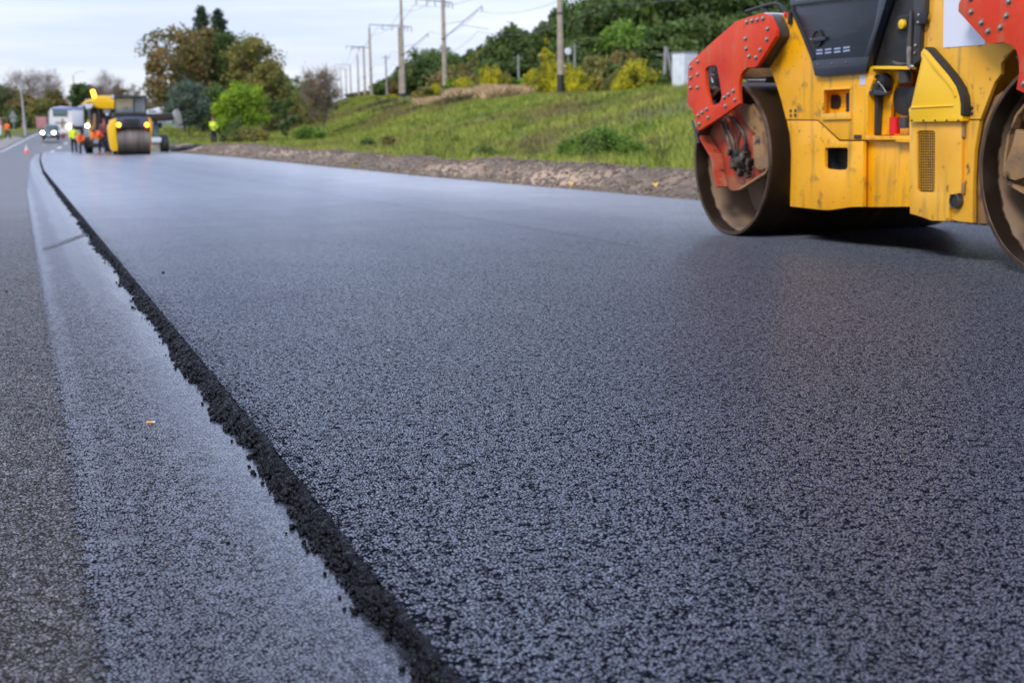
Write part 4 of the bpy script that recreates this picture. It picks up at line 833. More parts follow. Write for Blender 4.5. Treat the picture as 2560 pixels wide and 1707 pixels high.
# wooded hill behind the railway
G3 = 'trees of the wood on the hill behind the railway'
rr3 = random.Random(5)
hill = [(1050, 148, 90, 'dark', 20), (1100, 122, 105, 'mid', 19.5), (1150, 165, 70, 'olive', 21), (1175, 132, 70, 'dark', 17), (1205, 118, 70, 'dark', 17), (1240, 112, 80, 'olive', 17.5), (1285, 76, 110, 'dark', 19), (1335, 88, 90, 'mid', 18.5),
        (1010, 190, 60, 'oak', 18), (980, 198, 60, 'mid', 17.5), (1130, 185, 80, 'twig2', 22), (1190, 165, 80, 'oak', 21), (1240, 160, 90, 'mid', 21.5), (1300, 150, 100, 'dark', 22), (1370, 60, 90, 'dark', 22),
        (1425, 18, 120, 'dark', 24), (1475, 0, 110, 'mid', 24.5), (1530, -20, 130, 'dark', 25), (1590, -45, 140, 'mid', 25), (1660, -60, 150, 'dark', 25), (1730, -80, 150, 'dark', 25), (1800, -90, 150, 'mid', 25), (1880, -100, 150, 'dark', 25), (1960, -110, 150, 'dark', 25), (2040, -120, 150, 'mid', 25),
        (1440, 100, 110, 'mid', 28), (1500, 90, 120, 'dark', 28), (1570, 60, 120, 'green2', 28.5), (1640, 90, 130, 'dark', 29), (1700, 60, 130, 'mid', 29), (1770, 50, 130, 'dark', 29), (1840, 40, 130, 'mid', 29), (1920, 30, 140, 'dark', 29), (2000, 10, 140, 'dark', 29), (2080, 10, 140, 'mid', 29),
        (1410, 150, 70, 'dark', 30), (1500, 150, 80, 'olive', 30), (1560, 140, 70, 'oak', 31), (1620, 150, 110, 'dark', 31.5), (1680, 140, 90, 'dark', 32), (2330, -60, 160, 'dark', 29), (2250, -80, 160, 'mid', 29)]
for k_, (px_, tp_, w_, lf, sc_) in enumerate(hill):
    lf2 = 'oak' if lf == 'twig2' else lf
    row = sorted(q[0] for q in hill if (q[1] < 0) == (tp_ < 0)); nth = row.index(px_)+1
    lab = {'dark': 'dark green', 'mid': 'green', 'oak': 'brownish turning', 'olive': 'yellowing olive', 'green2': 'light green'}[lf2]+' tree of the hill wood, '+('upper row, ' if tp_ < 0 else 'lower row, ')+'%d%s from the left' % (nth, {1: 'st', 2: 'nd', 3: 'rd'}.get(nth % 10 if nth not in (11, 12, 13) else 0, 'th'))
    plant('hill', px_, sc_*.92, tp_, w_*1.25, lab, leaf=lf2, clumps=110, per=95, size=.26, seed=40+(k_ % 3), z0=.04, group=G3, key=('hill', lf2, k_ % 3))
# shrubs in autumn colour on the crest, and bushes on the slope
for px_, s_, tp_, w_, lf, lb, cat_ in [
    (1055, 30, 222, 55, 'olive', 'dull olive shrub at the left end of the crest shrubs', 'shrub'), (1165, 31, 200, 115, 'yellow', 'wide low yellow shrub beside the second concrete pole', 'shrub'),
    (1130, 32, 200, 30, 'lime', 'small lime shoot beside the second concrete pole', 'shrub'), (1240, 33, 172, 75, 'yellow', 'rounded yellow green shrub left of the dry grass', 'shrub'), (1285, 33, 200, 60, 'green2', 'blue green shrub between the yellow shrub and thin pole', 'shrub'),
    (1335, 37, 180, 75, 'yellow', 'low yellow shrub just left of the big concrete pole', 'shrub'), (1385, 37, 158, 60, 'yellow', 'tall orange yellow shrub behind the big concrete pole', 'shrub'), (1425, 39, 168, 70, 'yellow', 'yellow shrub right of the big concrete pole', 'shrub'),
    (1475, 39, 155, 85, 'olive', 'olive yellow shrub in the middle of the crest', 'shrub'), (1370, 30, 98, 34, 'yellow', 'slender orange yellow tree high behind the big concrete pole', 'tree'), (1520, 38, 165, 60, 'mid', 'green shrub between the two bright yellow shrubs', 'shrub'),
    (1212, 32, 205, 60, 'olive', 'dull olive shrub between the wide and the rounded yellow shrubs', 'shrub'), (1268, 31, 190, 55, 'olive', 'thin yellowing shrub behind the rounded yellow green shrub', 'shrub'), (1448, 40, 176, 70, 'yellow', 'ragged golden shrub between the big pole and the olive shrub', 'shrub'),
    (1545, 40, 182, 60, 'olive', 'low olive shrub left of the brightest yellow shrub', 'shrub'), (1640, 41, 192, 55, 'yellow', 'low golden shrub right of the brightest yellow shrub', 'shrub'), (1095, 30, 214, 60, 'yellow', 'faint yellow shrub left of the second concrete pole', 'shrub'),
    (1600, 41, 158, 115, 'yellow', 'bright yellow shrub left of the white cabinet', 'shrub'), (1560, 41, 190, 50, 'yellow', 'small golden shrub left of the brightest yellow shrub', 'shrub'), (1665, 42, 188, 45, 'mid', 'small dark shrub at the foot of the twin post', 'shrub'), (985, 26, 248, 34, 'yellow', 'tiny yellow shrub below the thin grey post', 'shrub'),
    (950, 26, 252, 30, 'yellow', 'tiny orange shrub left of the thin grey post', 'shrub')]:
    plant('cr', px_, s_, tp_, w_, lb, cat_, leaf=lf, shape='bush' if cat_ == 'shrub' else 'round', clumps=55, per=60, size=.13, seed=60, z0=0, key=('cr', lf, cat_), group='autumn shrubs along the crest of the embankment' if cat_ == 'shrub' else None)
for px_, xy_, tp_, w_, lf, lb in [(1510, (12.9, 28.5), 322, 150, 'green2', 'dense dark green bush at the foot of the grassy slope'), (1430, (13.4, 31), 348, 70, 'green2', 'loose light green bush beside the dark green bush on the slope'), (1580, (12.8, 26.5), 355, 80, 'green2', 'small leafy bush right of the dark green bush'),
        (1210, (13.0, 38), 372, 80, 'green2', 'low green weeds at the edge of the earth shoulder, middle'), (915, (15.5, 60), 350, 45, 'mid', 'small green tuft bush near the far end of the slope'), (970, (15.2, 55), 340, 36, 'oak', 'small brownish weed bush near the far end of the slope')]:
    s_ = 1/ (np.linalg.norm(np.array([xy_[0], xy_[1]]))/3300*.985)
    P_ = ats(px_, 300, s_); plant('sl', px_, s_, tp_, w_, lb, 'bush', leaf=lf, shape='bush', clumps=60, per=80, size=.05, seed=70+int(px_) % 3, z0=0, name='bush', key=('sl', lf))
for k_, (px_, Y0, tp_) in enumerate([(1072, 36, 338), (1124, 35, 330), (1215, 33, 350), (1330, 30, 352), (1470, 27, 342), (1650, 24, 345)]):
    s_ = 3300*1.02/Y0*.93; P_ = ats(px_, 380, s_); zb = T(P_[0], P_[1]); h = H+ray(px_, tp_)[2]/s_-zb
    o = root('dry_weed', (P_[0], P_[1], zb), 'tall dry brown weed stalks on the lower slope, '+['leftmost', 'second from the left', 'third from the left', 'fourth from the left', 'fifth from the left', 'rightmost'][k_]+' of six', 'weed', 'dry weeds on the lower slope')
    r_ = np.random.default_rng(k_); n = 260; a_ = r_.normal(0, .13, (n, 2)); z_ = r_.random(n)*h; V0 = np.stack([a_[:, 0]*(.5+z_/h), a_[:, 1]*(.5+z_/h), z_], -1); d = r_.normal(0, .025, (n, 3)); d[:, 2] = .09
    V = np.stack([V0-[.006, 0, 0], V0+[.006, .004, 0], V0+d], 1).reshape(-1, 3); link('stalks', fast('stalks', V, np.arange(3*n).reshape(-1, 3)), M['weed'], o)
def fx4(y, u): x = xcrest(y)-2.2+2.6*u; return x, (vnoise(x, y, 4, 77) > .42) & (y > 80)
tag(blades('dry_grass', 20000, fx4, (77, 101), .6, M['dry'], 78, wid=.03), 'pale dry straw grass along the crest of the embankment', 'grass')
def fx5(y, u): x = xcrest(y)-4.5+3.6*u; return x, (vnoise(x, y, 5, 79) > .5) & (y > 84)
tag(blades('brown_weeds', 9000, fx5, (70, 150), .42, M['weed'], 80, wid=.03), 'dull brown weeds just below the crest of the embankment', 'weeds')

# ------------------------------------------------------------------ railway poles and wires
M['concrete'] = mat('pole_concrete', (.40, .33, .25), .85, noise=2, c2=(.30, .245, .185), lo=.4, hi=.6)
M['conc_grey'] = mat('grey_concrete', (.30, .29, .28), .85, noise=2, c2=(.22, .21, .20))
M['tar'] = mat('black_pole_foot', (.03, .028, .028), .7)
M['wiremat'] = mat('wire', (.16, .17, .19), .5, metal=.3)
M['insul'] = mat('insulator', (.20, .13, .09), .3)
GP = 'concrete catenary poles along the railway'
tops = {}
def pole(px, base, s, h, r, label, arms=(), cap=None, lean=0):
    P_ = ats(px, base, s); z = T(P_[0], P_[1]); zb = P_[2]; o = root('catenary_pole', (P_[0], P_[1], min(z, zb)-.0), label, 'pole', GP); h = h+max(0, zb-z)
    B().lathe([(.0001, 1.3), (r*1.02, 1.3), (r*.62, h), (.0001, h)], (0, 0, 0), 'Z', 16).build('mast', M['concrete'], o, None, 40)
    B().lathe([(r*1.0, -.3), (r*1.15, 0), (r*1.14, 1.3), (.0001, 1.31)], (0, 0, 0), 'Z', 16).build('foot', M['tar'], o, None, 40)
    B().lathe([(r*.90, h*.48), (r*.93, h*.48+.02), (r*.93, h*.48+.12), (r*.9, h*.48+.14)], (0, 0, 0), 'Z', 16).build('band', M['grey_black'], o, None, 40)
    for a_, z0, z1 in arms:
        b_ = B(); b_.cone((0, 0, z0), (a_, .0, z1), .045, .035, 8)
        if abs(z1-z0) > .5: b_.cone((0, 0, z0+1.1), (a_*.55, 0, z0+(z1-z0)*.55), .02, .02, 6); b_.cone((a_*.45, 0, z0+(z1-z0)*.42), (a_*1.15, 0, z0+(z1-z0)*.30), .02, .02, 6)
        b_.build('arm', M['wiremat'], o, None, 40)
        for f_ in ((1.,) if abs(z1-z0) > .5 else (1., .6, .3)):
            q = Vector((a_*f_, 0, z0+(z1-z0)*f_)); b2 = B()
            for u in range(5): b2.lathe([(.02, -.08*u), (.08, -.08*u-.02), (.02, -.08*u-.05)], q-Vector((0, 0, .05)), 'Z', 8)
            b2.cone(q, q-Vector((0, 0, .5)), .015, .015, 6); b2.build('insulator', M['insul'], o, None, 50)
    tops[px] = (P_[0], P_[1], min(z, zb), h)
    return o
pole(1402, 236, 40, 10.2, .20, 'biggest and nearest concrete pole, cut off by the top of the photo', [(2.8, 7.0, 9.6)])
pole(1113, 243, 31, 9.8, .20, 'second nearest concrete pole with a slanting bracket arm to the right', [(3.3, 5.0, 7.6), (-2.2, 7.9, 8.05), (.8, 7.9, 7.8)])
pole(1010, 267, 25.5, 10.2, .20, 'concrete pole with black foot in front of a second one', [(-3.2, 7.7, 7.8), (1.0, 7.7, 7.6)])
pole(1003, 266, 23.5, 8.2, .19, 'concrete pole with a slanting arm, half behind another pole', [(3.2, 5.0, 7.6)])
pole(930, 273, 19.7, 10.0, .19, 'slim concrete pole left of the close pair of poles', [(-2.4, 7.6, 7.65)])
pole(914, 271, 17, 8.9, .18, 'concrete pole with a straight arm pointing left at its top', [(-2.6, 8.8, 8.9)])
pole(898, 268, 14.8, 8.8, .18, 'plain distant concrete pole, fourth from the left end of the row')
pole(879, 273, 12, 9.1, .18, 'distant concrete pole, third from the left end of the row', [(-3, 9.0, 9.05)])
pole(868, 275, 11, 9.2, .18, 'distant concrete pole, second from the left end of the row', [(-2.5, 9.0, 9.05)])
pole(855, 276, 10, 8.6, .18, 'farthest concrete pole at the left end of the row')
def wire(p, q, sag, r, label):
    pts = [Vector(p).lerp(Vector(q), t_)-Vector((0, 0, sag*4*t_*(1-t_))) for t_ in np.linspace(0, 1, 17)]
    o = B().tube(pts, r, 4).build('overhead_wire', M['wiremat'], None); return tag(o, label, 'wire', 'overhead wires strung between the railway poles')
seq = [1402, 1113, 1010, 930, 898, 879, 855]
ext = {0: (tops[1402][0]-.5, tops[1402][1]-45, tops[1402][2]-.3, 10)}
for dx_, hz, nm_ in [(-2.4, 7.6, 'left line of overhead wire hanging from the crossarms'), (.1, 9.3, 'top feeder wire running from pole top to pole top'), (2.9, 7.2, 'right line of overhead wire hanging from the slanting arms'), (2.9, 5.6, 'low contact wire right of the poles')]:
    pts_ = [Vector((ext[0][0]+dx_, ext[0][1], ext[0][2]+hz))]+[Vector((tops[k][0]+dx_, tops[k][1], tops[k][2]+hz)) for k in seq]
    b_ = B(); fine = []
    for p0, p1 in zip(pts_, pts_[1:]):
        for t_ in np.linspace(0, 1, 12, endpoint=False): fine.append(p0.lerp(p1, t_)-Vector((0, 0, .9*4*t_*(1-t_))))
    fine.append(pts_[-1]); tag(b_.tube(fine, .016, 4).build('overhead_wire', M['wiremat'], None), nm_, 'wire')
# thin posts of the older line
GT = 'thin grey posts on the crest'
for px, base, s, h, lb in [(968, 262, 22, 4.7, 'thin grey post between the concrete poles'), (1297, 215, 28, 2.7, 'thin grey post among the yellow shrubs'), (1437, 180, 30, 2.3, 'short grey post right of the big concrete pole')]:
    P_ = ats(px, base, s); z = T(P_[0], P_[1]); o = root('grey_post', (P_[0], P_[1], z), lb, 'post', GT)
    hh = max(h, P_[2]+h-z); B().cone((0, 0, -.2), (0, 0, hh), .11, .08, 10).build('mast', M['conc_grey'], o, None, 40)
    B().cone((-.5, 0, hh-.25), (.5, 0, hh-.25), .03, .03, 6).build('crossbar', M['conc_grey'], o)
P_ = ats(1664, 215, 42); z = T(P_[0], P_[1]); o = root('twin_post', (P_[0], P_[1], z), 'pair of grey concrete posts leaning together beside the white cabinet', 'post'); hz = H+ray(1662, 118)[2]/42-z
B().cone((-.12, 0, -.2), (0, 0, hz), .13, .09, 10).build('post', M['conc_grey'], o, None, 40); B().cone((.70, 0, -.2), (.06, 0, hz-.1), .12, .09, 10).build('post', M['conc_grey'], o, None, 40)
B().cone((-.6, 0, hz-.5), (.7, 0, hz-.5), .03, .03, 6).build('crossbar', M['conc_grey'], o)
P_ = ats(1712, 224, 44); z = T(P_[0], P_[1]); o = root('cabinet', (P_[0], P_[1], z), 'white metal equipment cabinet on the crest beside the near roller', 'cabinet', rz=.35); hz = H+ray(1712, 137)[2]/44-z
B().box((0, 0, .12+hz/2), (1.15, .9, hz-.1), None, .02).build('housing', M['white_paint'], o, None, 35); B().box((-.02, 0, hz+.09), (1.25, 1.0, .06), None, .01).build('roof', M['conc_grey'], o)
B().box((-.30, -.46, hz/2+.1), (.44, .02, hz-.45)).build('door', M['white_paint'], o); B().box((.24, -.46, hz/2+.1), (.44, .02, hz-.45)).build('door', M['white_paint'], o)
for sx_ in (-.5, .5): B().box((sx_, 0, .03), (.16, .9, .32)).build('leg', M['conc_grey'], o)
# round railway signal behind the big pole
P_ = ats(1415, 128, 39.5); z = T(P_[0]+.3, P_[1]+.4); o = root('railway_signal', (P_[0]+.3, P_[1]+.4, z), 'small round white signal disc just right of the big concrete pole', 'signal')
B().cone((0, 0, -.2), (0, 0, P_[2]-z), .04, .04, 8).build('mast', M['conc_grey'], o); B().lathe([(.0001, -.05), (.20, -.05), (.22, -.03), (.22, .03), (.0001, .04)], (0, 0, P_[2]-z), 'Y', 20).build('disc', M['white'], o, None, 40)
P_ = ats(1407, 172, 39); o = root('pole_sign', (P_[0], P_[1]-.30, P_[2]), 'small white plate fixed low on the big concrete pole', 'sign'); B().box((0, 0, 0), (.28, .02, .36), None, .008).build('plate', M['white'], o); B().box((0, .06, 0), (.05, .1, .05)).build('bracket', M['grey_black'], o)

# ------------------------------------------------------------------ the road works far away
def glow(name, col, e): return mat(name, col, .4, emit=e)
M['lamp_w'] = glow('headlamp_light', (1, .86, .62), 8); M['lamp_o'] = glow('orange_lamp_light', (1, .28, .03), 6); M['lamp_y'] = glow('yellow_beacon_light', (1, .48, .02), 8)
M['glass_far'] = mat('cab_glass', (.5, .55, .55), .05)
t = M['glass_far'].node_tree; tr = t.nodes.new('ShaderNodeBsdfTransparent'); tr.inputs[0].default_value = (.80, .82, .82, 1); mx = t.nodes.new('ShaderNodeMixShader'); mx.inputs[0].default_value = .80
t.links.new(t.nodes['Principled BSDF'].outputs[0], mx.inputs[1]); t.links.new(tr.outputs[0], mx.inputs[2]); t.links.new(mx.outputs[0], t.nodes['Material Output'].inputs[0])
M['teal'] = mat('teal_paint', (.06, .16, .17), .5, noise=4, c2=(.09, .12, .12)); M['cream'] = mat('dusty_cream_metal', (.50, .43, .34), .6, noise=4, c2=(.36, .30, .23))
M['hood'] = mat('slate_hood_paint', (.060, .075, .115), .35, noise=3, c2=(.08, .095, .135)); M['orange'] = mat('orange_workwear', (.95, .16, .015), .8, noise=6, c2=(.85, .12, .02))
M['hivis'] = mat('yellow_hi_vis_cloth', (.72, .85, .04), .8); M['navy'] = mat('dark_workwear', (.016, .019, .035), .85); M['skin'] = mat('skin', (.50, .28, .18), .6); M['boot'] = mat('orange_boot_leather', (.60, .20, .05), .7)
M['car'] = mat('blue_grey_car_paint', (.10, .14, .19), .25, coat=.6); M['truckwhite'] = mat('truck_white', (.78, .76, .72), .4, noise=3, c2=(.68, .66, .62), coat=.2); M['bluepaint'] = mat('blue_truck_paint', (.22, .27, .48), .4)
M['fencepink'] = mat('pink_fence_board', (.52, .24, .24), .8, noise=3, c2=(.42, .19, .20)); M['darkred'] = mat('dark_red_plastic', (.20, .03, .035), .5); M['cone'] = mat('cone_red', (.90, .10, .05), .5); M['lampgrey'] = mat('lamp_post_concrete', (.44, .44, .42), .8, noise=2, c2=(.36, .36, .35))
M['chrome'] = mat('chrome', (.75, .77, .8), .15, metal=1.)
def z9(L): return [(150+a/7.84, 210+b/7.84) for a, b in L]
def z2(L): return [(a/7.84, 210+b/7.84) for a, b in L]
class Far:
    """a machine drawn on upright planes y = const, each part with its own depth"""
    def __init__(s, name, X_, Y_, label, cat, z=None, group=None):
        s.Y = Y_; s.o = root(name, (X_, Y_, float(g(Y_)) if z is None else z), label, cat, group); s.off = np.array(s.o.location)
    def q(s, pts, dy=0.): return [ony(px, py, s.Y+dy) for px, py in pts]
    def prism(s, name, pts, dy, thick, m, bev=.02, parent=None): return B().prism(s.q(pts, dy), (0, thick, 0), (), bev).build(name, M[m], parent or s.o, s.off, 35)
    def box(s, name, x0, y0, x1, y1, dy, thick, m, bev=.02, parent=None): return s.prism(name, [(x0, y0), (x1, y0), (x1, y1), (x0, y1)], dy, thick, m, bev, parent)
    def lathe(s, name, px, py, dy, prof, m, ax='Y', n=20, parent=None): return B().lathe(prof, ony(px, py, s.Y+dy), ax, n).build(name, M[m], parent or s.o, s.off, 35)
# far roller
f = Far('tandem_roller', 5.66, 72.6, 'small far yellow road roller seen head on with two orange lamps lit', 'road roller', 0.)
pL, pR = ony(295, 386, 72.9), ony(377, 386, 72.9); rd = .68
for yy_, nm in ((73.25, 'drum'), (76.6, 'drum')):
    d = B().lathe([(.0001, 0), (rd-.03, 0), (rd-.03, -.01), (rd, .01), (rd, pR[0]-pL[0]), (.0001, pR[0]-pL[0])], (pL[0], yy_, rd), 'X', 64).build(nm, mat('far_drum_steel', (.24, .19, .15), .42, metal=.6, noise=1.5, c2=(.13, .10, .08), stretch=(4, .3, .3)) if yy_ < 74 else M['steel'], f.o, f.off, 35)
f.prism('fork', z9([(942, 850), (1000, 730), (1090, 670), (1112, 720), (1098, 900), (1128, 1180), (1135, 1310), (1050, 1330), (1010, 1290), (965, 1080)]), 0., 1.1, 'yellow_clean', .04)
f.prism('fork', z9([(1742, 655), (1785, 690), (1808, 860), (1800, 1000), (1795, 1300), (1776, 1310), (1775, 900), (1745, 800)]), 0., 1.1, 'yellow', .03)
f.prism('hood', z9([(1090, 700), (1110, 660), (1300, 640), (1560, 640), (1740, 660), (1765, 720), (1760, 850), (1100, 862)]), .25, 1.2, 'hood', .05)
f.box('radiator_grille', *z9([(1240, 690)])[0], *z9([(1555, 838)])[0], .22, .05, 'black')
f.box('scraper_beam', *z9([(1105, 866)])[0], *z9([(1765, 925)])[0], .45, .12, 'grey_black')
for a_ in (1148, 1700):
    c_ = z9([(a_, 805)])[0]; lm = f.lathe('headlamp', *c_, .18, [(.0001, -.05), (.11, -.045), (.125, -.02), (.12, .06)], 'lamp_o')
    f.lathe('lamp_ring', *c_, .18, [(.12, -.05), (.145, -.03), (.14, .08)], 'black', parent=lm)
for a_ in (1060, 1440, 1672): f.box('cab_pillar', *z9([(a_, 262)])[0], *z9([(a_+26, 640)])[0], 1.4, .08, 'black')
for a_ in (1060, 1672): f.box('cab_pillar', *z9([(a_, 262)])[0], *z9([(a_+26, 640)])[0], 3.0, .08, 'black')
f.prism('cab_roof', z9([(1040, 232), (1690, 228), (1700, 246), (1685, 270), (1060, 274)]), 1.2, 2.1, 'grey_black', .03)
f.prism('cab_base', z9([(1062, 566), (1400, 560), (1690, 560), (1690, 645), (1062, 645)]), 1.38, 1.75, 'black', .03)
f.box('windscreen', *z9([(1086, 272)])[0], *z9([(1672, 562)])[0], 1.42, .02, 'glass_far', 0); f.box('rear_window', *z9([(1086, 272)])[0], *z9([(1672, 562)])[0], 3.06, .02, 'glass_far', 0)
f.prism('chassis', z9([(1000, 700), (1780, 700), (1790, 1100), (1700, 1190), (1160, 1190), (1010, 1100)]), 1.6, 2.0, 'yellow', .04)
f.lathe('wheel_column', *z9([(1300, 520)])[0], 1.9, [(.0001, -.02), (.18, -.02), (.2, 0), (.16, .03), (.0001, .03)], 'black')
f.box('seat', *z9([(1480, 400)])[0], *z9([(1620, 600)])[0], 2.5, .5, 'grey_black', .06)
f.lathe('mirror', *z9([(1035, 250)])[0], 1.25, [(.0001, -.03), (.09, -.03), (.09, .03), (.0001, .03)], 'chrome')

# asphalt paver behind it
f = Far('asphalt_paver', 4.5, 84.5, 'dark road paving machine with a bulging yellow canopy, left of the far roller', 'paver', 0.)
f.prism('canopy', z9([(410, 400), (520, 330), (640, 285), (720, 245), (820, 228), (980, 236), (1100, 270), (1430, 300), (1425, 480), (1300, 500), (1025, 498), (860, 492), (760, 480), (690, 455), (650, 395), (560, 385)]), .6, 2.4, 'yellow_clean', .12)
f.prism('canopy_edge', z9([(350, 440), (480, 400), (650, 392), (655, 410), (500, 420), (375, 468)]), .5, .6, 'alu', .02)
f.prism('work_lamp', z9([(485, 420), (540, 395), (630, 400), (655, 430), (600, 490), (520, 500)]), .4, .3, 'white_paint', .03)
for a_, b_ in ((645, 160), (668, 230)): f.lathe('beacon', *z9([(a_, b_)])[0], .9, [(.0001, -.13), (.09, -.11), (.125, 0), (.09, .11), (.0001, .13)], 'lamp_y', 'Z')
B().cone(ony(*z9([(668, 270)])[0], 85.4), ony(*z9([(650, 130)])[0], 85.4), .02, .02, 6).build('beacon_pole', M['grey_black'], f.o, f.off)
f.prism('engine_box', z9([(590, 500), (660, 470), (1000, 510), (1420, 520), (1420, 900), (1000, 940), (740, 930), (660, 780), (610, 700)]), 1.2, 3.2, 'black', .06)
for x_ in (585, 745, 985): f.box('post', *z9([(x_, 470)])[0], *z9([(x_+22, 930)])[0], .6, .1, 'grey_black')
f.box('brown_panel', *z9([(650, 590)])[0], *z9([(700, 860)])[0], .55, .08, 'tan_dirty'); f.box('silver_cover', *z9([(850, 500)])[0], *z9([(1010, 570)])[0], .9, .3, 'alu')
f.lathe('round_lamp', *z9([(925, 606)])[0], .8, [(.0001, -.05), (.10, -.04), (.115, 0), (.11, .06)], 'chrome'); f.lathe('headlamp', *z9([(535, 822)])[0], .3, [(.0001, -.05), (.11, -.04), (.12, 0), (.11, .06)], 'lamp_w')
f.box('screed_step', *z9([(785, 925)])[0], *z9([(975, 1008)])[0], .0, .5, 'cream'); f.box('screed', *z9([(770, 1050)])[0], *z9([(1420, 1160)])[0], .1, .9, 'cream'); f.box('walkway', *z9([(770, 1010)])[0], *z9([(1420, 1045)])[0], .3, .9, 'grey_black', .01)
f.box('screed_plate', *z9([(480, 1165)])[0], *z9([(1420, 1250)])[0], .25, .8, 'grime')
f.box('side_screed', *z9([(290, 1020)])[0], *z9([(470, 1080)])[0], .2, .9, 'cream'); f.box('side_screed_arm', *z9([(480, 1040)])[0], *z9([(660, 1160)])[0], .3, .8, 'grey_black')
for a_ in (575, 935): f.lathe('wheel', *z9([(a_, 1235)])[0], 1.0, [(.0001, -.18), (.12, -.2), (.36, -.2), (.40, -.15), (.40, .15), (.36, .2), (.0001, .2)], 'black', 'X', 28)
f.prism('hopper', z9([(560, 700), (1400, 700), (1400, 1100), (620, 1100)]), 4.6, 2.0, 'yellow', .05)
# loader with raised bucket
f = Far('wheel_loader', 8.0, 82.5, 'teal wheel loader holding a long black bucket up, right of the far roller', 'loader', 0.)
f.prism('bucket', z9([(1700, 585), (2200, 575), (2215, 620), (2252, 690), (2200, 720), (1850, 742), (1700, 720)]), 0., .9, 'grime', .04)
f.prism('lift_arm', z9([(1840, 740), (1915, 740), (1935, 860), (1925, 1040), (1850, 1040), (1830, 900)]), .5, .3, 'teal', .03); f.prism('body', z9([(1560, 740), (1790, 760), (1830, 900), (1840, 1060), (1560, 1100)]), 1.0, 3.0, 'teal', .05)
f.box('bumper', *z9([(1760, 1052)])[0], *z9([(1988, 1150)])[0], .2, .5, 'white_paint', .05); f.box('front_axle', *z9([(1790, 1155)])[0], *z9([(1960, 1265)])[0], .4, .5, 'cream', .04)
f.lathe('wheel', *z9([(2045, 1180)])[0], .9, [(.0001, -.22), (.22, -.22), (.25, -.25), (.50, -.24), (.58, -.16), (.58, .16), (.50, .24), (.0001, .24)], 'black', 'X', 32); f.lathe('wheel', *z9([(1640, 1180)])[0], .9, [(.0001, -.22), (.5, -.24), (.58, -.16), (.58, .16), (.50, .24), (.0001, .24)], 'black', 'X', 32)
f.box('cab', *z9([(1600, 440)])[0], *z9([(1700, 760)])[0], 2.2, 1.5, 'teal', .05)
# vehicles behind
f = Far('truck', 4.55, 150., 'white truck cab coming towards us with one headlamp lit, behind the blue grey car', 'truck')
f.prism('cab', z2([(985, 500), (1020, 462), (1200, 445), (1390, 455), (1418, 500), (1440, 760), (1440, 930), (1400, 960), (990, 960), (975, 700)]), 0, 2.4, 'truckwhite', .10); f.prism('windscreen', z2([(1030, 515), (1325, 515), (1330, 645), (1035, 640)]), -.03, .05, 'glass', .02)
f.prism('visor', z2([(1010, 468), (1395, 460), (1400, 500), (1010, 512)]), -.10, .12, 'bluepaint', .02); f.box('bumper', *z2([(985, 920)])[0], *z2([(1420, 985)])[0], -.15, .3, 'truckwhite', .04); f.box('cargo_box', *z2([(960, 520)])[0], *z2([(1430, 930)])[0], 2.6, 5., 'conc_grey', .05)
f.box('grille_bar', *z2([(1085, 755)])[0], *z2([(1295, 775)])[0], -.06, .06, 'grey_black', .01); f.box('hitch_post', *z2([(1208, 680)])[0], *z2([(1240, 850)])[0], -.09, .08, 'tan_dirty', .01)
f.lathe('headlamp', *z2([(1355, 842)])[0], -.1, [(.0001, -.04), (.17, -.03), (.18, .05)], 'lamp_w'); f.lathe('headlamp', *z2([(1030, 842)])[0], -.1, [(.0001, -.04), (.17, -.03), (.18, .05)], 'chrome')
for a_ in (1040, 1385): f.lathe('wheel', *z2([(a_, 955)])[0], .9, [(.0001, -.15), (.42, -.15), (.48, -.1), (.48, .1), (.42, .15), (.0001, .15)], 'black', 'X', 24)
f = Far('truck', 7.9, 146., 'grey blue box truck standing between the white truck and the paving machine', 'truck')
f.box('cargo_box', *z2([(1428, 470)])[0], *z2([(1640, 830)])[0], 0, 5., 'alu', .05); f.box('roof_edge', *z2([(1420, 455)])[0], *z2([(1645, 500)])[0], -.08, 5.1, 'bluepaint', .03); f.box('chassis', *z2([(1440, 835)])[0], *z2([(1630, 900)])[0], .2, 4.5, 'grey_black', .03)
for a_ in (1465, 1605): f.lathe('wheel', *z2([(a_, 905)])[0], .9, [(.0001, -.15), (.42, -.15), (.48, -.1), (.48, .1), (.42, .15), (.0001, .15)], 'black', 'X', 24)
f = Far('car', 2.55, 124., 'blue grey car driving towards us with both headlamps lit', 'car')
f.prism('body', z2([(800, 960), (815, 930), (870, 900), (1110, 905), (1170, 940), (1190, 1000), (1185, 1050), (1100, 1062), (840, 1060), (805, 1030)]), 0, 4.2, 'car', .10)
f.prism('cabin', z2([(865, 905), (905, 812), (960, 800), (1090, 800), (1140, 820), (1178, 910)]), 1.0, 2.3, 'car', .10); f.prism('windscreen', z2([(885, 900), (918, 820), (1085, 815), (1110, 900)]), .92, .06, 'glass', .02)
f.box('bumper', *z2([(820, 1005)])[0], *z2([(1165, 1055)])[0], -.06, .2, 'black', .04); f.box('number_plate', *z2([(925, 1000)])[0], *z2([(1000, 1022)])[0], -.09, .03, 'white', .005)
for a_ in (832, 1056): f.lathe('headlamp', *z2([(a_, 958)])[0], -.05, [(.0001, -.05), (.14, -.03), (.15, .05)], 'lamp_w')
for a_ in (855, 1140): f.lathe('wheel', *z2([(a_, 1040)])[0], .7, [(.0001, -.1), (.24, -.1), (.30, -.06), (.30, .06), (.24, .1), (.0001, .1)], 'black', 'X', 24)
f = Far('fuel_can', 4.0, 122., 'dark red plastic container standing on the road beside the blue grey car', 'container')
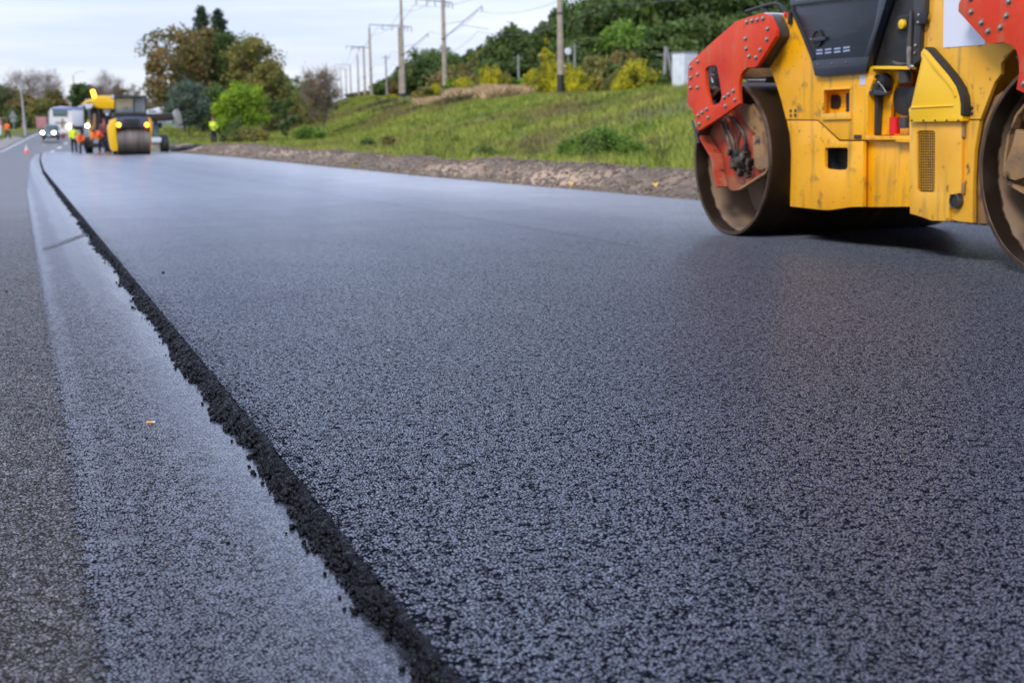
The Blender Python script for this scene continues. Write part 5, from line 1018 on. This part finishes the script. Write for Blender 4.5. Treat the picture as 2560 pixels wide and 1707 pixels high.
f.prism('tank', z2([(1195, 1000), (1210, 980), (1262, 978), (1275, 1000), (1275, 1075), (1195, 1078)]), 0, .3, 'darkred', .03); f.box('handle', *z2([(1215, 962)])[0], *z2([(1256, 974)])[0], .1, .06, 'black', .01)
f = Far('van', 9.8, 118., 'pale van roof and white box showing above the black bucket', 'van')
f.prism('body', z9([(1705, 560), (1720, 510), (1890, 500), (1905, 470), (2010, 462), (2022, 560), (2015, 760), (1710, 760)]), 0, 4.5, 'alu', .08); f.box('window', *z9([(1730, 525)])[0], *z9([(1880, 556)])[0], -.03, .04, 'glass', .01); f.box('box', *z9([(1905, 460)])[0], *z9([(2018, 580)])[0], -.1, 1., 'truckwhite', .05)
for a_ in (1760, 1960): f.lathe('wheel', *z9([(a_, 790)])[0], .9, [(.0001, -.12), (.33, -.12), (.36, -.06), (.36, .06), (.33, .12), (.0001, .12)], 'black', 'X', 20)
f = Far('covered_heap', 13.0, 104., 'leaning white covered load at the foot of the willow, right of the black bucket', 'covered load', T(13., 104.))
f.prism('sheet', z9([(2215, 600), (2260, 510), (2320, 490), (2370, 580), (2400, 700), (2410, 800), (2310, 830), (2260, 720)]), 0, 1.4, 'conc_grey', .18); f.prism('base', z9([(2260, 820), (2420, 820), (2420, 870), (2260, 870)]), .1, 1.2, 'conc_grey', .04)

# cone, sign, posts, fence
o = root('traffic_cone', (*onz(67, 384, -.046)[:2], -.046), 'small red and white traffic cone standing on the old road', 'traffic cone'); b_ = B().box((0, 0, .02), (.36, .36, .04), None, .01); b_.build('base', M['cone'], o, None, 35)
B().lathe([(.15, .04), (.028, .56), (.0001, .565)], (0, 0, 0), 'Z', 24).build('cone_body', M['cone'], o, None, 40); B().lathe([(.113, .22), (.080, .37)], (0, 0, 0), 'Z', 24).build('white_band', M['white'], o, None, 40); B().lathe([(.063, .44), (.043, .53)], (0, 0, 0), 'Z', 24).build('white_band', M['white'], o, None, 40)
P_ = ats(33, 300, 22.5); z = T(P_[0], P_[1]); o = root('road_sign', (P_[0], P_[1], z), 'triangular road sign seen from its grey back before the pink fence', 'road sign'); hz = H+ray(33, 276)[2]/22.5-z
B().cone((0, 0, -.2), (0, 0, hz), .035, .035, 8).build('post', M['lampgrey'], o, None, 40); B().prism([(-.48, -.05, hz-.82), (.48, -.05, hz-.82), (0, -.05, hz)], (0, .03, 0), (), .012).build('triangle', M['conc_grey'], o, None, 35); B().box((0, -.05, hz-1.15), (.6, .03, .45), None, .01).build('lower_plate', M['conc_grey'], o, None, 35)
def lamp(px0, pxb, top, base, s, label, arm=1.4, r=.11):
    P_ = ats(pxb, base, s); z = T(P_[0], P_[1]); q = ats(px0, top, s); o = root('lamp_post', (P_[0], P_[1], z), label, 'lamp post', 'lamp posts along the old road')
    tp = Vector((q[0]-P_[0], 0, q[2]-z)); B().tube([(0, 0, -.2), tp*.5, tp], r, 10, [r*1.2, r*.9, r*.6]).build('mast', M['lampgrey'], o, None, 50)
    B().tube([tp, tp+Vector((arm*.4, 0, .45)), tp+Vector((arm, 0, .7))], .035, 6).build('arm', M['lampgrey'], o, None, 50); B().ball(tp+Vector((arm+.2, 0, .68)), .16, (1.8, .8, .45)).build('lamp_head', M['alu'], o, None, 50)
lamp(50, 64, 203, 332, 24, 'leaning pale lamp post, nearest one on the left before the pink fence'); lamp(182, 190, 190, 300, 15, 'slim lamp post rising behind the two trucks', 1.4, .14); lamp(273, 278, 206, 300, 13, 'faint lamp post behind the yellow canopy', -1.2, .15); lamp(392, 393, 232, 300, 12, 'farthest faint lamp post left of the oak', .8, .14)
A0, A1 = ats(-60, 322, 19.5), ats(118, 318, 19.5); L_ = math.hypot(A1[0]-A0[0], A1[1]-A0[1]); dr = Vector((A1[0]-A0[0], A1[1]-A0[1], 0)).normalized()
o = root('fence', (A0[0], A0[1], T(A0[0], A0[1])), 'faded pink board fence on the left behind the verge', 'fence'); zt = H+ray(40, 293)[2]/19.5; rotm = Matrix.Rotation(math.atan2(dr.y, dr.x), 4, 'Z'); kk = 0; d_ = .08
gp = ats(75, 300, 19.5); gd = math.hypot(gp[0]-A0[0], gp[1]-A0[1]); b_ = B(); npan = 0
while d_ < L_:
    if abs(d_-gd) > .75:
        p = dr*d_; h_ = zt-o.location[2]-.02+random.uniform(-.03, .03); b_.box((p.x, p.y, h_/2), (.17, .03, h_), rotm, .006); npan += 1
    if npan == 14 or (abs(d_-gd) <= .75 and npan): b_.build('fence_panel', M['fencepink'], o, None, 35); b_ = B(); npan = 0
    d_ += .19
if npan: b_.build('fence_panel', M['fencepink'], o, None, 35)
for k in range(int(L_/2.6)+1):
    p = dr*(k*2.6); B().box((p.x, p.y+.06, .8), (.09, .09, 1.75), None, .01).build('fence_post', M['conc_grey'], o, None, 35)
plant('gate', 75, 19.8, 292, 15, 'narrow dark bush in the gap of the pink fence', 'bush', leaf='dark', clumps=30, per=40, size=.09, seed=91, z0=0, name='bush')
P_ = ats(2, 335, 26); o = root('road_barrier', (P_[0]-.1, P_[1], T(P_[0], P_[1])), 'white board barrier at the left edge beside the orange worker', 'barrier'); B().box((0, 0, .75), (.30, .05, .9), None, .01).build('board', M['white'], o, None, 35); B().box((0, .02, .2), (.06, .04, .4)).build('leg', M['lampgrey'], o); B().box((0, 0, .02), (.4, .3, .05)).build('foot', M['grey_black'], o)
# spilled mix at the end of the mat
for k, (px_, py_, w_, h_) in enumerate([(465, 362, .9, .26), (492, 360, 1.1, .22), (432, 370, .5, .2)]):
    P_ = onz(px_, py_+6, .0); P_ = P_ if P_[1] < 110 else ats(px_, py_, 40); r_ = np.random.default_rng(k); n = 500; rr_ = r_.random(n)**.6; a_ = r_.uniform(0, 6.28, n)
    o = lumps('asphalt_heap', np.stack([P_[0]+rr_*w_*np.cos(a_), P_[1]+rr_*w_*.7*np.sin(a_), T(P_[0], P_[1])+.05+h_*(1-rr_)*r_.random(n)**.4], -1), r_.uniform(.04, .10, n), M['grime'], 'stuff', k)

JX = lambda y: 4.238+.012*math.sin(y*.7)+.006*math.sin(y*2.9)
tag(sheet('road_joint', lambda y: JX(y)-.004, lambda y: JX(y)+.004, np.linspace(8, 80, 60), lambda x, y: .0012, mat('joint_line', (.012, .013, .018), .5), 2), kind='structure')
# ------------------------------------------------------------------ people
def person(loc, rz, label, pose='stand', top='orange', vest=None, legs='navy', boots='navy', hat=None, bare_arms=False, s=1.):
    o = root('person', loc, label, 'person', rz=rz); V3 = Vector
    J = dict(pel=(0, 0, .93), wst=(0, .0, 1.08), chs=(0, .0, 1.30), nck=(0, .01, 1.47), hd0=(0, .0, 1.56), hd1=(0, -.01, 1.66), hd2=(0, 0, 1.71),
        sL=(-.18, 0, 1.41), eL=(-.25, .02, 1.14), wL=(-.24, -.06, .90), sR=(.18, 0, 1.41), eR=(.25, .02, 1.14), wR=(.24, -.06, .90),
        hL=(-.10, 0, .90), kL=(-.12, -.02, .50), aL=(-.12, .02, .09), tL=(-.13, -.15, .04), hR=(.10, 0, .90), kR=(.12, -.03, .50), aR=(.13, .03, .09), tR=(.14, -.14, .04))
    if pose == 'bend':          # leaning forward over a tool
        J.update(wst=(.0, -.10, 1.02), chs=(.0, -.30, 1.15), nck=(0, -.46, 1.24), hd0=(0, -.53, 1.27), hd1=(0, -.61, 1.31), hd2=(0, -.64, 1.35), sL=(-.18, -.40, 1.21), eL=(-.24, -.50, .97), wL=(-.12, -.66, .84), sR=(.18, -.40, 1.21), eR=(.25, -.52, .99), wR=(.06, -.72, .92),
            kL=(-.16, -.10, .50), kR=(.16, .06, .50), aL=(-.18, -.04, .09), tL=(-.2, -.21, .04), aR=(.2, .22, .09), tR=(.22, .06, .04))
    if pose == 'walk':
        J.update(kL=(-.12, -.16, .51), aL=(-.12, -.22, .09), tL=(-.13, -.38, .05), kR=(.12, .04, .50), aR=(.12, .28, .12), tR=(.13, .13, .05), eL=(-.25, .12, 1.15), wL=(-.22, .10, .92), eR=(.25, -.06, 1.15), wR=(.20, -.24, 1.0))
    if pose == 'phone': J.update(eL=(-.28, -.05, 1.18), wL=(-.10, -.22, 1.16), eR=(.30, .0, 1.15), wR=(.14, -.20, 1.05))
    J = {k: V3(v)*s for k, v in J.items()}
    nodes = []; rad = []; edges = []
    def nd(p, r_): nodes.append(p); rad.append(r_ if isinstance(r_, tuple) else (r_, r_)); return len(nodes)-1
    def chain(a_, L): 
        for p, r_ in L:
            b_ = nd(p, r_)
            edges.append((a_, b_)); a_ = b_
        return a_
    pv = nd(J['pel'], (.15, .10)); w_ = chain(pv, [(J['wst'], (.14, .10)), (J['chs'], (.165, .11))]); nk = chain(w_, [(J['nck'], .055)]); chain(nk, [(J['hd0'], (.075, .085)), (J['hd1'], (.082, .10)), (J['hd2'], (.06, .075))])
    for sd in 'LR':
        sgn = -1 if sd == 'L' else 1
        e_ = chain(w_, [(J['s'+sd], .062), (J['e'+sd], .045), (J['w'+sd], .028)]); d = (J['w'+sd]-J['e'+sd]).normalized(); u = d.cross(V3((1, 0, 0))).normalized(); pl = chain(e_, [(J['w'+sd]+d*.07, (.036, .018))])
        for q in range(4): chain(pl, [(J['w'+sd]+d*(.11)+u*(q-1.5)*.020, .009), (J['w'+sd]+d*(.15+.01*(q in (1, 2)))+u*(q-1.5)*.021+V3((-sgn*.015, 0, 0)), .008)])
        chain(e_, [(J['w'+sd]+d*.05-u*.045, .011), (J['w'+sd]+d*.085-u*.055, .009)])
        chain(pv, [(J['h'+sd], .085), (J['k'+sd], .058), (J['a'+sd], .040), (J['t'+sd], (.042, .03))])
    me = bpy.data.meshes.new('body'); me.from_pydata([tuple(p) for p in nodes], edges, []); b_ = link('body', me, M['skin'], o); md = b_.modifiers.new('skin', 'SKIN')
    for i_, r_ in enumerate(rad): me.skin_vertices[0].data[i_].radius = (r_[0]*s, r_[1]*s)
    me.skin_vertices[0].data[0].use_root = True; sb = b_.modifiers.new('sub', 'SUBSURF'); sb.levels = sb.render_levels = 1
    def tb(name, segs, m, sc_=1.):
        bb = B()
        for L, R_ in segs: bb.tube(L, .1, 12, R_)
        return bb.build(name, M[m], o, None, 60)
    J2 = J
    sh = [J2['sL']+(J2['chs']-J2['sL'])*.2, J2['chs'], J2['sR']+(J2['chs']-J2['sR'])*.2]
    tb('jacket', [([J2['pel']-V3((0, 0, .03)), J2['wst'], J2['chs'], J2['chs'].lerp(J2['nck'], .6), J2['nck']], [.165, .16, .185, .14, .07]), ([J2['sL'].lerp(J2['chs'], .5), J2['sL'], J2['eL'], J2['eL'].lerp(J2['wL'], .05 if bare_arms else .9)], [.09, .085, .065, .05]), ([J2['sR'].lerp(J2['chs'], .5), J2['sR'], J2['eR'], J2['eR'].lerp(J2['wR'], .05 if bare_arms else .9)], [.09, .085, .065, .05])], vest or top)
    tb('trousers', [([J2['hL']+V3((.02, 0, .06)), J2['hL']-V3((0, 0, .06)), J2['kL'], J2['aL']+V3((0, 0, .03))], [.12, .11, .08, .065]), ([J2['hR']+V3((-.02, 0, .06)), J2['hR']-V3((0, 0, .06)), J2['kR'], J2['aR']+V3((0, 0, .03))], [.12, .11, .08, .065])], legs)
    for sd in 'LR': tb('boot', [([J2['a'+sd]+V3((0, .05, -.03)), J2['a'+sd]*.5+J2['t'+sd]*.5-V3((0, 0, .01)), J2['t'+sd]-V3((0, .05, 0))], [.06, .055, .04])], boots)
    hc = J2['hd1']; B().ball(hc+V3((0, .015, .03)), .115, (.95, 1.08, .80), 14).build('hair' if not hat else 'helmet', M[hat or 'black'], o, None, 60)
    bb = B(); fc = hc+V3((0, -.095, -.02)); bb.ball(fc+V3((0, -.012, -.012)), .014, (.8, 1, 1.3), 8); bb.build('nose', M['skin'], o)
    for sg in (-1, 1): B().ball(fc+V3((sg*.033, .004, .018)), .010, (1, .7, .8), 8).build('eye', M['black'], o)
    return o
def at_px(px, base, s): P_ = ats(px, base, s); return (P_[0], P_[1], T(P_[0], P_[1]) if P_[2] > .3 else max(P_[2], 0.))
P_ = at_px(535, 359, 38.3); person((P_[0], P_[1], T(P_[0], P_[1])), .5, 'person in a yellow high visibility jacket and black trousers standing on the verge', 'phone', vest='hivis', legs='navy', hat='darkred')
P_ = onz(240, 381.5, 0); person((P_[0]-.1, 80.0, 0.), -.9, 'person in orange jacket, dark trousers and orange boots bending beside the paving machine', 'bend', top='orange', boots='boot', hat='darkred', s=1.)
person((3.62, 84.6, 0.), -.3, 'person in orange crouching low behind the bending worker', 'bend', top='orange', legs='grey_black', hat='orange', s=.82)
person((3.40, 92.0, .0), .2, 'person in dark clothes with a yellow green vest left of the paving machine', 'stand', vest='hivis', legs='navy', s=1.)
P_ = ats(20, 350, 26.5); person((P_[0], P_[1], float(g(P_[1]))-.04), 2.6, 'person in orange shirt and dark shorts walking on the left shoulder of the road', 'walk', top='orange', legs='navy', boots='boot', bare_arms=True)
person((4.9, 84.0, .35), .4, 'person in a dark red jacket standing on the step of the paving machine', 'stand', vest='darkred', legs='navy', hat='darkred', s=.95)
# ------------------------------------------------------------------ small things lying on the old road
P_ = onz(377, 1056, -.04); o = root('cigarette_butt', P_, 'orange cigarette butt lying on the wet black strip', 'cigarette butt', rz=-.15); B().cone((-.013, 0, .001), (.006, 0, .001), .0038, .0038, 12).build('filter', mat('cork_paper', (.85, .36, .06), .7), o, None, 40); B().cone((.0062, 0, .001), (.013, 0, .001), .0038, .0036, 12).build('paper', M['white'], o, None, 40)
def stone(px, py, r, label, m, z=-.045, name='pebble'):
    P_ = onz(px, py, z); bm = bmesh.new(); bmesh.ops.create_icosphere(bm, subdivisions=2, radius=r)
    for v in bm.verts: v.co *= random.uniform(.8, 1.15); v.co.z *= .7
    me = bpy.data.meshes.new(name); bm.to_mesh(me); bm.free(); tag(link(name, me, M[m], None, (P_[0], P_[1], z+r*.5)), label, 'pebble')
stone(570, 1359, .0052, 'single black crumb lying alone on the wet strip', 'crumb'); stone(418, 1411, .005, 'pale pebble with brown dust on the wet strip', 'pebble'); stone(16, 731, .012, 'dark pebble near the left edge on the old road', 'grime'); stone(972, 877, .006, 'small pale crumb on the new asphalt', 'cream', .0, 'crumb')
stone(408, 683, .010, 'black crumb lying on the new asphalt near its edge', 'crumb', .0, 'crumb')
M['leaf'] = mat('fallen_leaf', (.62, .36, .07), .6)
for k, (px_, py_) in enumerate([(888, 415), (1430, 467), (1580, 446), (1215, 430), (1090, 402), (1640, 470)]):
    Y0 = onz(px_, py_, .1)[1]; P_ = onz(px_, py_, .12); r_ = random.Random(k); w_ = .035+.002*Y0*.5
    b_ = B(); vs = [b_.bm.verts.new((w_*math.cos(a_)*(1.3 if i_ % 2 else .8), w_*math.sin(a_)*(1 if i_ % 2 else .6), .02*math.sin(a_*2))) for i_, a_ in enumerate(np.linspace(0, 6.28, 8, endpoint=False))]; b_.bm.faces.new(vs)
    o = b_.build('fallen_leaf', M['leaf']); o.location = (P_[0], P_[1], .17); o.rotation_euler = (r_.uniform(.3, .9), r_.uniform(-.4, .4), r_.uniform(0, 6)); tag(o, 'yellow fallen leaf on the earth shoulder, '+['far left one', 'third from the right', 'second from the right', 'third from the left', 'second from the left', 'the one nearest the big roller'][k], 'leaf', 'fallen leaves on the shoulder')
